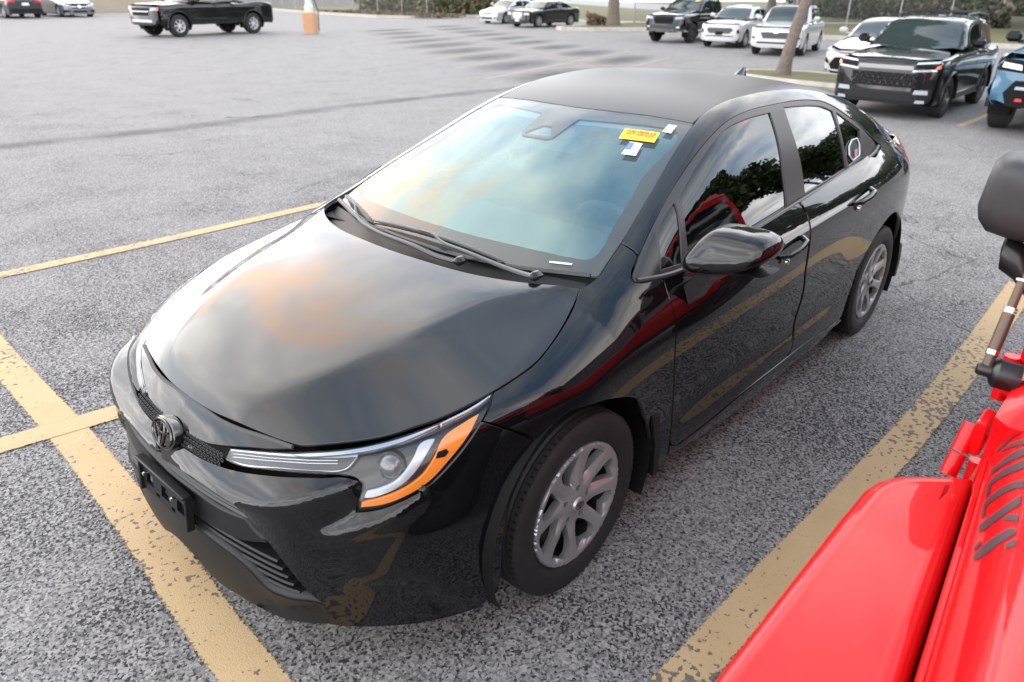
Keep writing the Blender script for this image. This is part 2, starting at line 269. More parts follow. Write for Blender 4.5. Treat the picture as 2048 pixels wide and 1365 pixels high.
TR = {
 'hood': dict(p=[(-6,0,949),(-13,159,949),(-41,368,947),(-99,532,947),(-146,615,947),(-190,676,940),(-137,697,914),(-47,729,885),(49,754,855),(126,766,833),(211,761,814),(276,749,799),(345,730,782),(422,700,763),(490,663,748),(552,625,734),(608,576,723),(658,521,712),(703,457,700),(718,415,700),(737,343,702),(756,254,703),(772,143,699),(778,0,698)]),
 'nose_panel': dict(p=[(785,0,691),(783,95,690),(783,159,688),(775,233,689),(745,355,692),(722,442,691),(751,388,680),(775,329,669),(817,210,644),(824,182,639),(830,133,635),(838,0,628)]),
 'upper_grille': dict(p=[(826,0,609),(820,105,616),(814,156,620),(793,234,637),(813,237,609),(826,173,599),(836,93,589),(841,36,583),(842,0,579)]),
 'emblem_housing': dict(p=[(842,0,629),(847,33,621),(854,59,608),(866,58,586),(874,46,564),(882,25,543),(887,13,529),(887,0,529)]),
 'front_bumper': dict(p=[(858,72,594),(849,192,598),(827,309,610),(780,453,636),(719,564,654),(671,624,656),(660,642,650),(658,648,637),(662,649,622),(673,649,600),(685,652,571),(643,692,577),(597,723,591),(524,754,617),(452,775,667),(397,786,715),(357,787,750),(294,827,709),(215,856,651),(248,850,621),(298,845,542),(326,846,460),(339,843,359),(344,840,235),(349,835,184),(415,818,162),(490,792,166),(578,753,180),(673,698,202),(729,638,202),(766,595,207),(766,599,241),(771,596,276),(795,569,324),(826,519,417),(843,449,489),(850,383,522),(868,382,557),(875,322,558),(883,204,557),(891,35,543)],lv=[0.0,0.0,0.0,0.0,0.0,0.0,-0.001,-0.006,-0.01,-0.01,-0.008,-0.006,-0.002,0,0.001,0.001,0,0,0,0,0,0,0,0,0,0.004,0.004,0,0,0,0,0,0,0,0,-0.001,-0.003,0.024,0.024,0.022,0.018],feats=[([(868,382,557),(844,460,583),(803,535,614),(743,595,638),(680,636,652)],[0.024,0.024,0.024,0.022,0.01]),([(741,607,536),(713,628,552),(692,648,563)],[-0.005,-0.007,-0.007]),([(790,571,509),(745,631,523),(687,692,547),(629,728,564),(569,751,593),(536,758,617),(493,766,648)],[0.003,0.012,0.019,0.021,0.02,0.015,0.007]),([(778,585,481),(738,630,484),(676,693,503),(611,734,519),(545,760,548),(505,770,580)],[-0.001,-0.001,0.001,0.002,0.002,0.001]),([(725,659,387),(671,714,380),(574,768,356),(530,789,305),(496,800,248)],[0.002,0.006,0.01,0.014,0.014]),([(724,653,355),(668,706,343),(582,754,315),(546,768,271),(522,777,218)],[-0.002,-0.004,-0.005,-0.005,-0.004])]),
 'headlight_lens': dict(p=[(285,756,796),(294,766,790),(355,784,757),(402,783,717),(455,773,669),(526,753,623),(598,723,597),(646,695,585),(685,661,580),(676,659,607),(664,658,630),(656,653,648),(659,638,659),(676,611,663),(724,545,661),(764,465,651),(794,388,637),(816,315,626),(822,283,625),(822,270,628),(804,271,651),(772,358,668),(727,454,686),(693,507,696),(646,567,707),(595,617,718),(535,660,733),(469,697,748),(398,728,765),(314,752,788)]),
 'lens_sheen_strip': dict(p=[(287,752,791),(354,739,772),(432,713,752),(507,685,732),(570,645,715),(626,597,702),(675,542,692),(718,477,681),(728,453,679),(694,506,690),(646,566,701),(594,616,713),(536,660,727),(469,697,743),(398,728,760),(313,751,783)]),
 'drl_module': dict(p=[(808,254,613),(794,253,632),(736,407,659),(642,568,681),(622,590,684),(641,590,672),(657,585,663),(671,572,659),(698,533,655),(751,427,640),(798,300,617)]),
 'drl_frame': dict(p=[(812,259,616),(797,257,638),(737,410,666),(643,569,688),(621,595,691),(643,597,675),(661,592,664),(675,580,660),(703,540,657),(756,436,642),(804,306,617)]),
 'drl_strip': dict(p=[(490,709,721),(470,722,724),(484,725,714),(515,727,684),(547,723,655),(584,710,629),(619,691,615),(652,665,608),(656,660,608),(649,661,620),(622,683,626),(590,702,639),(560,711,662),(529,713,692),(501,706,717)]),
 'amber_lamp': dict(p=[(346,763,761),(395,773,724),(455,764,674),(519,748,627),(576,725,603),(624,698,590),(670,659,585),(666,659,596),(618,697,608),(570,723,623),(522,740,650),(485,744,689),(457,739,722),(393,751,748)]),
 'amber_divider': dict(p=[(488,747,683),(479,745,697),(458,755,701),(454,760,692),(466,758,683)]),
 'light_backing': dict(p=[(259,729,772),(330,760,737),(384,763,703),(441,756,657),(514,736,610),(584,704,582),(630,673,567),(665,637,561),(657,636,584),(645,636,608),(637,629,628),(641,611,639),(658,584,644),(705,514,639),(745,429,626),(776,350,612),(797,277,601),(805,235,598),(788,233,623),(710,421,660),(628,538,683),(575,589,695),(514,633,709),(446,670,724),(373,702,742),(287,725,764)]),
 'lower_grille': dict(p=[(846,0,464),(846,102,484),(836,227,487),(828,289,484),(825,315,479),(814,385,434),(797,461,362),(772,526,278),(750,559,235),(758,544,227),(790,458,221),(810,349,202),(824,278,245),(840,117,259),(842,0,252)]),
 'grille_shelf': dict(p=[(882,0,476),(876,161,479),(865,271,477),(847,371,488),(844,397,466),(834,443,447),(855,342,412),(868,254,402),(879,125,391),(883,0,398)]),
 'front_lip': dict(p=[(897,0,374),(895,123,366),(885,238,359),(864,372,332),(849,435,288),(823,524,289),(786,582,290),(774,595,282),(768,599,243),(770,594,212),(798,557,209),(836,457,191),(865,292,179),(877,171,170),(886,87,206),(890,0,224)],feats=[([(846,369,179),(827,451,218),(805,523,254),(779,569,272)],[-0.003,-0.008,-0.01,-0.01])]),
 'fender': dict(p=[(-193,682,942),(-138,706,914),(-50,736,883),(46,761,853),(123,773,831),(210,769,812),(280,758,796),(295,769,788),(351,788,754),(291,826,718),(209,857,659),(186,862,665),(118,874,701),(0,888,693),(-129,886,658),(-271,877,585),(-341,869,484),(-390,865,403),(-415,868,318),(-437,862,207),(-534,867,227),(-528,871,274),(-524,870,308),(-536,863,374),(-519,867,497),(-489,875,603),(-459,883,719),(-453,881,783),(-453,868,831),(-449,834,900),(-450,811,940),(-370,796,939),(-339,780,944),(-342,762,957),(-361,751,969),(-422,729,1002),(-425,712,1011),(-424,693,1019),(-426,665,1027),(-353,677,995),(-268,694,963),(-235,693,953),(-213,690,947)]),
 'front_door': dict(p=[(-472,808,931),(-604,824,930),(-819,825,941),(-1070,824,955),(-1511,815,979),(-1534,835,951),(-1535,859,910),(-1516,886,815),(-1536,884,706),(-1597,871,567),(-1592,861,436),(-1584,871,316),(-1548,873,262),(-1077,874,265),(-699,873,257),(-580,872,260),(-544,872,282),(-534,870,308),(-547,863,369),(-532,866,491),(-501,875,599),(-470,883,716),(-462,881,780),(-461,869,829),(-458,835,899)]),
 'rear_door': dict(p=[(-1538,815,980),(-1817,805,998),(-2134,793,1019),(-2435,776,1039),(-2380,810,1007),(-2256,875,906),(-2308,889,750),(-2361,888,684),(-2350,884,616),(-2325,875,510),(-2320,868,393),(-2270,871,316),(-2245,868,235),(-2095,871,245),(-1826,873,260),(-1571,873,262),(-1607,872,308),(-1618,860,427),(-1625,870,558),(-1563,883,699),(-1539,886,810),(-1552,861,907),(-1554,835,951)]),
 'rocker': dict(p=[(-531,876,277),(-573,876,258),(-701,877,251),(-1081,878,258),(-1555,876,253),(-1818,877,256),(-2098,874,236),(-2245,870,224),(-2388,845,143),(-2131,867,206),(-2062,860,179),(-1630,857,165),(-1057,852,155),(-647,871,220),(-530,873,236)]),
 'window_frame': dict(p=[(-362,759,957),(-433,735,1001),(-536,706,1056),(-652,676,1111),(-849,635,1196),(-1030,609,1266),(-1226,588,1320),(-1407,585,1341),(-1644,588,1343),(-1845,589,1338),(-2037,594,1324),(-2177,605,1302),(-2279,625,1268),(-2399,656,1216),(-2512,681,1165),(-2599,706,1110),(-2675,723,1064),(-2693,732,1042),(-2608,745,1030),(-2475,760,1015),(-2195,773,1011),(-1865,788,991),(-1559,796,975),(-1113,805,949),(-863,803,935),(-631,809,926),(-469,803,938),(-383,787,940),(-357,772,945)],holes=[[(-697,688,1117),(-564,719,1056),(-478,793,954),(-607,799,946),(-700,699,1109)],[(-1567,607,1321),(-1372,605,1319),(-1179,607,1299),(-958,638,1227),(-739,685,1131),(-676,761,1022),(-649,803,936),(-866,800,943),(-1116,801,957),(-1443,795,978),(-1482,745,1094),(-1521,696,1186),(-1551,645,1266)],[(-1712,601,1327),(-1883,605,1317),(-2008,609,1307),(-2128,616,1290),(-2225,632,1263),(-2206,680,1193),(-2188,731,1103),(-2163,771,1018),(-1873,782,1004),(-1637,789,994),(-1674,723,1137),(-1689,662,1239)],[(-2264,636,1255),(-2360,661,1212),(-2493,690,1151),(-2454,723,1096),(-2415,754,1036),(-2199,770,1017),(-2200,731,1102),(-2233,672,1203)]]),
 'quarter_light': dict(p=[(-705,683,1114),(-572,715,1053),(-486,789,950),(-617,794,942),(-708,694,1107)]),
 'front_window': dict(p=[(-1581,601,1319),(-1385,599,1317),(-1191,601,1297),(-967,633,1225),(-748,680,1128),(-686,756,1019),(-659,798,932),(-877,795,939),(-1129,796,953),(-1457,790,974),(-1496,739,1091),(-1535,691,1184),(-1564,640,1264)]),
 'rear_window': dict(p=[(-1727,594,1325),(-1898,598,1315),(-2024,602,1305),(-2145,610,1288),(-2243,626,1260),(-2223,674,1191),(-2206,725,1100),(-2182,765,1014),(-1889,777,1001),(-1652,783,990),(-1689,717,1134),(-1703,657,1237)]),
 'rear_quarter_light': dict(p=[(-2282,630,1252),(-2378,655,1209),(-2514,684,1148),(-2474,717,1092),(-2435,748,1032),(-2218,764,1013),(-2219,725,1098),(-2251,666,1201)]),
 'sail_trim': dict(p=[(-537,717,1055),(-466,795,957),(-462,800,949),(-385,785,949),(-362,771,954)]),
 'windshield': dict(p=[(-1030,0,1329),(-1034,89,1330),(-1045,203,1329),(-1068,338,1326),(-1095,512,1316),(-885,555,1233),(-639,613,1124),(-434,656,1030),(-363,666,997),(-284,679,958),(-264,643,956),(-234,571,952),(-193,461,947),(-150,261,944),(-129,29,942),(-130,0,942)]),
 'windshield_hole': dict(p=[(-958,0,1299),(-970,112,1302),(-992,237,1304),(-1021,366,1304),(-1041,455,1301),(-1030,480,1294),(-994,508,1278),(-886,524,1234),(-763,525,1184),(-617,562,1119),(-487,590,1060),(-390,616,1013),(-365,619,1001),(-341,615,990),(-324,603,985),(-311,564,984),(-283,437,986),(-258,279,988),(-241,95,988),(-241,0,988)]),
 'side_rail': dict(p=[(-432,665,1031),(-635,621,1125),(-882,563,1234),(-1092,520,1317),(-1172,506,1341),(-1231,504,1356),(-1345,507,1376),(-1494,519,1387),(-1664,528,1390),(-1855,535,1383),(-2124,545,1358),(-2348,563,1320),(-2530,608,1259),(-2717,665,1163),(-2883,699,1071),(-2766,727,1042),(-2726,733,1038),(-2632,705,1108),(-2522,679,1169),(-2411,653,1221),(-2291,623,1273),(-2190,601,1306),(-2043,590,1328),(-1850,586,1342),(-1647,586,1346),(-1410,583,1344),(-1226,585,1323),(-1031,606,1269),(-849,632,1199),(-653,673,1113),(-535,702,1059),(-432,730,1005),(-435,713,1016),(-433,690,1024)]),
}
GUIDE = [[(0.804, 0.28, 0.628), (0.761, 0.398, 0.65), (0.709, 0.507, 0.667), (0.667, 0.571, 0.675)], [(0.8, 0.275, 0.634), (0.758, 0.393, 0.655), (0.705, 0.502, 0.672), (0.663, 0.566, 0.68)]]
# ---------------------------------------------------------------- building tools
def link(name, me, m=None, parent=None):
    o = bpy.data.objects.new(name, me); COL.objects.link(o)
    if m is not None:
        for q in (m if isinstance(m, (list, tuple)) else [m]): me.materials.append(q)
    if parent is not None: o.parent = parent
    return o
def thing(name, label, cat, loc=(0, 0, 0), rz=0., group=None):
    o = bpy.data.objects.new(name, None); COL.objects.link(o); o.location = loc; o.rotation_euler = (0, 0, rz)
    o.empty_display_size = .2; o['label'] = label; o['category'] = cat
    if group: o['group'] = group
    return o
def tag(o, label=None, cat=None, group=None, kind=None):
    for k, v in (('label', label), ('category', cat), ('group', group), ('kind', kind)):
        if v: o[k] = v
    return o
class MB:
    """collects geometry for one mesh"""
    def __init__(s): s.v = []; s.f = []; s.mi = []
    def add(s, V, Fc, mi=0):
        k = len(s.v); s.v += [tuple(map(float, q)) for q in V]; s.f += [tuple(k+i for i in q) for q in Fc]; s.mi += [mi]*len(Fc); return s
    def box(s, c, d, rz=0., mi=0, bev=0., rot=None):
        x, y, z = d[0]/2, d[1]/2, d[2]/2
        if bev > 0:
            b = min(bev, x*.9, y*.9, z*.9); V = []; ring = []
            for zz, ins in ((-z, b), (-z+b, 0), (z-b, 0), (z, b)):
                X, Y = x-ins, y-ins; e = b*.7 if ins == 0 else b*.4
                ring += [[(X-e, -Y, zz), (X, -Y+e, zz), (X, Y-e, zz), (X-e, Y, zz), (-X+e, Y, zz), (-X, Y-e, zz), (-X, -Y+e, zz), (-X+e, -Y, zz)]]
            V = sum(ring, []); Fc = [tuple(range(7, -1, -1)), tuple(24+i for i in range(8))]
            for r in range(3): Fc += [(r*8+i, r*8+(i+1) % 8, r*8+8+(i+1) % 8, r*8+8+i) for i in range(8)]
        else:
            V = [(-x, -y, -z), (x, -y, -z), (x, y, -z), (-x, y, -z), (-x, -y, z), (x, -y, z), (x, y, z), (-x, y, z)]
            Fc = [(0, 3, 2, 1), (4, 5, 6, 7), (0, 1, 5, 4), (1, 2, 6, 5), (2, 3, 7, 6), (3, 0, 4, 7)]
        m = Matrix.Rotation(rz, 3, 'Z') if rot is None else rot
        return s.add([m@Vector(q)+Vector(c) for q in V], Fc, mi)
    def tube(s, pts, r, n=8, mi=0, cap=True, flat=1.):
        P = [Vector(q) for q in pts]; rr = r if isinstance(r, (list, tuple)) else [r]*len(P); V = []; up = None
        for i, q in enumerate(P):
            t = (P[min(i+1, len(P)-1)]-P[max(i-1, 0)]).normalized()
            a = up if up is not None else (Vector((0, 0, 1)) if abs(t.z) < .9 else Vector((1, 0, 0)))
            b = t.cross(a).normalized(); a = b.cross(t).normalized(); up = a
            V += [q+rr[i]*(math.cos(2*math.pi*k/n)*b+flat*math.sin(2*math.pi*k/n)*a) for k in range(n)]
        Fc = [(i*n+k, i*n+(k+1) % n, (i+1)*n+(k+1) % n, (i+1)*n+k) for i in range(len(P)-1) for k in range(n)]
        if cap: Fc += [tuple(range(n-1, -1, -1)), tuple((len(P)-1)*n+k for k in range(n))]
        return s.add(V, Fc, mi)
    def lathe(s, prof, n=48, c=(0, 0, 0), axis='Y', mi=0, closed=False):
        """profile (r, h) revolved round an axis through c"""
        V = []
        for r, h in prof:
            for k in range(n):
                a = 2*math.pi*k/n; p_ = (r*math.cos(a), h, r*math.sin(a)) if axis == 'Y' else (r*math.cos(a), r*math.sin(a), h) if axis == 'Z' else (h, r*math.cos(a), r*math.sin(a))
                V.append((p_[0]+c[0], p_[1]+c[1], p_[2]+c[2]))
        m = len(prof); Fc = [(i*n+k, i*n+(k+1) % n, (i+1)*n+(k+1) % n, (i+1)*n+k) for i in range(m-1) for k in range(n)]
        if closed: Fc += [((m-1)*n+k, (m-1)*n+(k+1) % n, (k+1) % n, k) for k in range(n)]
        return s.add(V, Fc, mi)
    def grid(s, P, mi=0, flip=False):
        """P: (n, m, 3) array of points"""
        n, m = len(P), len(P[0]); V = [q for row in P for q in row]
        Fc = [(i*m+j, i*m+j+1, (i+1)*m+j+1, (i+1)*m+j) for i in range(n-1) for j in range(m-1)]
        if flip: Fc = [q[::-1] for q in Fc]
        return s.add(V, Fc, mi)
    def loft(s, loops, cap=True, mi=0):
        n = len(loops[0]); V = [q for l in loops for q in l]
        Fc = [(i*n+k, i*n+(k+1) % n, (i+1)*n+(k+1) % n, (i+1)*n+k) for i in range(len(loops)-1) for k in range(n)]
        if cap: Fc += [tuple(range(n-1, -1, -1)), tuple((len(loops)-1)*n+k for k in range(n))]
        return s.add(V, Fc, mi)
    def mesh(s, name, smooth=True, ang=35, recalc=True):
        me = bpy.data.meshes.new(name); me.from_pydata(s.v, [], s.f); me.polygons.foreach_set('material_index', s.mi)
        if recalc:
            import bmesh
            b = bmesh.new(); b.from_mesh(me); bmesh.ops.recalc_face_normals(b, faces=b.faces); b.to_mesh(me); b.free()
        if smooth:
            me.polygons.foreach_set('use_smooth', [True]*len(me.polygons)); me.set_sharp_from_angle(angle=R(ang))
        me.update(); return me
    def build(s, name, m, parent=None, **k): return link(name, s.mesh(name, **k), m, parent)
def inside(poly, Q):
    """even-odd test of points Q in a closed polygon"""
    p0 = np.asarray(poly); p1 = np.roll(p0, -1, 0); c = np.zeros(len(Q), bool)
    for a, b in zip(p0, p1):
        if a[1] == b[1]: continue
        k = ((a[1] > Q[:, 1]) != (b[1] > Q[:, 1])); k &= Q[:, 0] < (b[0]-a[0])*(Q[:, 1]-a[1])/(b[1]-a[1])+a[0]; c ^= k
    return c
def resample(P, h, closed=True, smooth=True, cang=38):
    """even points along a polyline; rounds it by Catmull-Rom except at sharp corners"""
    P = np.asarray(P, float); n = len(P)
    def tang(i):
        a = P[(i-1) % n] if (closed or i > 0) else P[i]; b = P[(i+1) % n] if (closed or i < n-1) else P[i]
        d0 = P[i]-a; d1 = b-P[i]; l0 = np.linalg.norm(d0); l1 = np.linalg.norm(d1)
        if l0 < 1e-9 or l1 < 1e-9:
            q = d1/max(l1, 1e-9) if l0 < 1e-9 else d0/l0; return q, q, False
        c = float(d0@d1)/l0/l1
        if c < math.cos(R(cang)): return d0/l0, d1/l1, True
        t = d0/l0*l1+d1/l1*l0; t = t/max(np.linalg.norm(t), 1e-9); return t, t, False
    T = [tang(i) for i in range(n)]; out = []
    for i in range(n if closed else n-1):
        a, b = P[i], P[(i+1) % n]; l = np.linalg.norm(b-a); k = max(1, int(math.ceil(l/h)))
        t = np.arange(k)[:, None]/k
        if smooth:
            m0 = T[i][1]*l; m1 = T[(i+1) % n][0]*l
            q = (2*t**3-3*t**2+1)*a+(t**3-2*t**2+t)*m0+(-2*t**3+3*t**2)*b+(t**3-t**2)*m1
        else: q = a+(b-a)*t
        out.append(q)
    if not closed: out.append(P[-1:])
    return np.concatenate(out)
def chart(d):
    d = np.asarray(d, float); d = d/np.linalg.norm(d); a = np.cross((0, 0, 1) if abs(d[2]) < .95 else (0, 1, 0), d); a /= np.linalg.norm(a); b = np.cross(d, a); return d, a, b
def panel(name, m, parent, F, poly, d, h=.025, lev=0., feats=(), holes=(), mirror=False, sym=False, rim=.010, edge=.0012, smooth=True, keepnormals=None, loc=(0, 0, 0), flat=False, bh=None, cang=38, back=1.5):
    """a sheet of the surface F = lev, cut out along a closed 3D outline; d is the direction it is looked at along"""
    poly = np.asarray(poly, float); pl = None
    if poly.shape[1] == 4: pl = poly[:, 3]; R4 = resample(poly, bh or h, True, smooth, cang); poly = poly[:, :3]
    if sym:
        mir = poly[::-1]*[1, -1, 1]; k0 = 1 if abs(poly[-1, 1]) < 1e-4 else 0; k1 = len(mir)-(1 if abs(poly[0, 1]) < 1e-4 else 0); poly = np.concatenate([poly, mir[k0:k1]])
        feats = list(feats)+[(np.asarray(f)*[1, -1, 1], l) for f, l in feats]; holes = list(holes)+[np.asarray(q)*[1, -1, 1] for q in holes if np.asarray(q)[:, 1].min() > .01]
    d, a, b = chart(d); bh = bh or h
    to2 = lambda P: np.stack([P@a, P@b], 1)
    loops = [resample(poly, bh, True, smooth, cang)]+[resample(q, bh, True, smooth, cang) for q in holes]
    if pl is not None: loops[0] = R4[:, :3]
    L2 = [to2(q) for q in loops]; fl = []; flv = []
    for f, l in feats:
        f = np.asarray(f, float); rs = resample(f, bh, False, True); s0 = np.r_[0, np.cumsum(np.linalg.norm(np.diff(f, axis=0), axis=1))]; s1 = np.r_[0, np.cumsum(np.linalg.norm(np.diff(rs, axis=0), axis=1))]; s1 *= s0[-1]/s1[-1]
        fl.append(to2(rs)); flv.append(np.interp(s1, s0, l))
    V = []; E = []; lv = []
    for qi, q in enumerate(L2): k = len(V); V += list(q); lv += list(R4[:, 3]) if (pl is not None and qi == 0) else [lev]*len(q); E += [(k+i, k+(i+1) % len(q)) for i in range(len(q))]
    for q, l in zip(fl, flv): k = len(V); V += list(q); lv += list(l); E += [(k+i, k+i+1) for i in range(len(q)-1)]
    allc = np.array(V); lo, hi = allc.min(0), allc.max(0)
    nx = int((hi[0]-lo[0])/h)+2; ny = int((hi[1]-lo[1])/(h*.866))+2
    gx_, gy_ = np.meshgrid(np.arange(nx), np.arange(ny)); Q = np.stack([lo[0]+(gx_+.5*(gy_ % 2))*h, lo[1]+gy_*h*.866], -1).reshape(-1, 2)
    k = inside(L2[0], Q)
    for q in L2[1:]: k &= ~inside(q, Q)
    Q = Q[k]
    if len(Q):
        near = np.ones(len(Q), bool)
        for i in range(0, len(Q), 500): near[i:i+500] = (((Q[i:i+500, None]-allc[None])**2).sum(2).min(1) > (.45*h)**2)
        Q = Q[near]
    nb = len(V); V += list(Q)
    vs, es, fs, ov, oe, of = delaunay_2d_cdt([Vector(q) for q in V], E, [], 0, 1e-7)
    vs = np.array([tuple(q) for q in vs]); fs = np.array([tuple(q) for q in fs]); cen = vs[fs].mean(1)
    k = inside(L2[0], cen)
    for q in L2[1:]: k &= ~inside(q, cen)
    ar = np.abs(np.cross(vs[fs[:, 1]]-vs[fs[:, 0]], vs[fs[:, 2]]-vs[fs[:, 0]])); fs = fs[k & (ar > 1e-9)]
    used = np.unique(fs); remap = -np.ones(len(vs), int); remap[used] = np.arange(len(used)); fs = remap[fs]; vs = vs[used]; ov = [ov[i] for i in used]
    LV = np.full(len(vs), np.nan)
    for i, o in enumerate(ov):
        o = [j for j in o if j < nb]
        if o: LV[i] = lv[max(o)]
    fixed = ~np.isnan(LV); LV[~fixed] = lev
    if feats:
        ii = np.concatenate([fs[:, [0, 1, 2]].ravel(), fs[:, [1, 2, 0]].ravel()]); jj = np.concatenate([fs[:, [1, 2, 0]].ravel(), fs[:, [0, 1, 2]].ravel()]); deg = np.bincount(ii, minlength=len(vs))
        for _ in range(500):
            s = np.bincount(ii, LV[jj], minlength=len(vs))/np.maximum(deg, 1); LV = np.where(fixed, LV, s)
    t_c = float((poly@d).mean()); O = vs[:, :1]*a+vs[:, 1:]*b+(t_c-back)*d
    P, ok = cast(F, O, np.broadcast_to(d, O.shape), 0., back+1.2, 60, LV)
    if not ok.all():                                   # fall back on the nearest valid depth
        t = (P-O)@d; gi = np.where(ok)[0]
        for i in np.where(~ok)[0]:
            if len(gi): j = gi[((vs[gi]-vs[i])**2).sum(1).argmin()]; P[i] = O[i]+d*t[j]
    g = gradF(F, P); tri = fs.copy()
    nrm = np.cross(P[tri[:, 1]]-P[tri[:, 0]], P[tri[:, 2]]-P[tri[:, 0]]); fl_ = (nrm*g[tri[:, 0]]).sum(1) < 0; tri[fl_] = tri[fl_][:, ::-1]
    if feats or flat:
        nrm = np.cross(P[tri[:, 1]]-P[tri[:, 0]], P[tri[:, 2]]-P[tri[:, 0]]); vn = np.zeros_like(P)
        for i in range(3): np.add.at(vn, tri[:, i], nrm)
        vn /= np.maximum(np.linalg.norm(vn, axis=1, keepdims=True), 1e-12)
        if feats:                                       # even out the facets, creases stay one cell wide
            ii = np.concatenate([tri[:, [0, 1, 2]].ravel(), tri[:, [1, 2, 0]].ravel()]); jj = np.concatenate([tri[:, [1, 2, 0]].ravel(), tri[:, [0, 1, 2]].ravel()])
            for _ in range(2):
                sm = np.stack([np.bincount(ii, vn[jj, i], minlength=len(vn)) for i in range(3)], 1); vn = vn*3+sm; vn /= np.maximum(np.linalg.norm(vn, axis=1, keepdims=True), 1e-12)
    else: vn = g
    e = np.concatenate([tri[:, [0, 1]], tri[:, [1, 2]], tri[:, [2, 0]]]); es_ = {(x, y) for x, y in e}; bd = [(x, y) for x, y in es_ if (y, x) not in es_]
    verts = [P]; norms = [vn]; faces = [tuple(q) for q in tri]
    if rim and bd:
        out = np.zeros_like(P); cnt = np.zeros(len(P))
        for x, y in bd:
            q = np.cross(P[y]-P[x], vn[x]); out[x] += q; out[y] += q; cnt[x] = cnt[y] = 1
        bi = np.where(cnt > 0)[0]; m_ = {v: i for i, v in enumerate(bi)}; on = out[bi]; on /= np.maximum(np.linalg.norm(on, axis=1, keepdims=True), 1e-12)
        r1 = P[bi]+on*edge*.6-vn[bi]*edge; r2 = P[bi]+on*edge-vn[bi]*rim; n1 = vn[bi]+on; n1 /= np.linalg.norm(n1, axis=1, keepdims=True)
        k0 = len(P); k1 = k0+len(bi); verts += [r1, r2]; norms += [n1, on]
        for x, y in bd:
            i, j = m_[x], m_[y]; faces += [(y, x, k0+i, k0+j), (k0+j, k0+i, k1+i, k1+j)]
    verts = np.concatenate(verts); norms = np.concatenate(norms); obs = []
    for s in ((1, -1) if mirror else (1,)):
        VV = verts*[1, s, 1]-np.asarray(loc); ff = faces if s == 1 else [q[::-1] for q in faces]
        me = bpy.data.meshes.new(name); me.from_pydata(VV.tolist(), [], ff); me.polygons.foreach_set('use_smooth', [True]*len(ff))
        if flat: me.set_sharp_from_angle(angle=R(24))
        else: me.normals_split_custom_set_from_vertices((norms*[1, s, 1]).tolist())
        me.update(); obs.append(link(name, me, m, parent))
    return obs
def plate(outline, holes=(), h=.03, zf=None, rim=.004):
    """flat triangulated plate in 2D with holes; returns vertices (x, y, z), faces and rim"""
    V = []; E = []
    for q in [outline]+list(holes): k = len(V); V += [tuple(p_) for p_ in q]; E += [(k+i, k+(i+1) % len(q)) for i in range(len(q))]
    o2 = np.array(outline); lo, hi = o2.min(0), o2.max(0); Q = np.array([(lo[0]+(i+.5*(j % 2))*h, lo[1]+j*h*.866) for i in range(int((hi[0]-lo[0])/h)+2) for j in range(int((hi[1]-lo[1])/h/.866)+2)])
    k = inside(o2, Q)
    for q in holes: k &= ~inside(np.array(q), Q)
    Q = Q[k]; C = np.array(V)
    if len(Q): Q = Q[(((Q[:, None]-C[None])**2).sum(2).min(1) > (.4*h)**2)]
    vs, es, fs, ov, oe, of = delaunay_2d_cdt([Vector(q) for q in V+[tuple(q) for q in Q]], E, [], 0, 1e-7)
    vs = np.array([tuple(q) for q in vs]); fs = np.array([tuple(q) for q in fs]); cen = vs[fs].mean(1); k = inside(o2, cen)
    for q in holes: k &= ~inside(np.array(q), cen)
    fs = fs[k]; z = np.zeros(len(vs)) if zf is None else zf(vs[:, 0], vs[:, 1])
    e = np.concatenate([fs[:, [0, 1]], fs[:, [1, 2]], fs[:, [2, 0]]]); s = {(x, y) for x, y in e}; bd = [(x, y) for x, y in s if (y, x) not in s]
    P = np.c_[vs, z]; faces = [tuple(q) for q in fs]; bi = sorted({i for q in bd for i in q}); m_ = {v: len(P)+i for i, v in enumerate(bi)}
    P = np.concatenate([P, P[bi]-[0, 0, rim]]); faces += [(y, x, m_[x], m_[y]) for x, y in bd]
    return P, faces
def copy_tree(o, parent=None):
    c = o.copy(); COL.objects.link(c)
    if parent is not None: c.parent = parent
    for ch in list(o.children): copy_tree(ch, c)
    return c
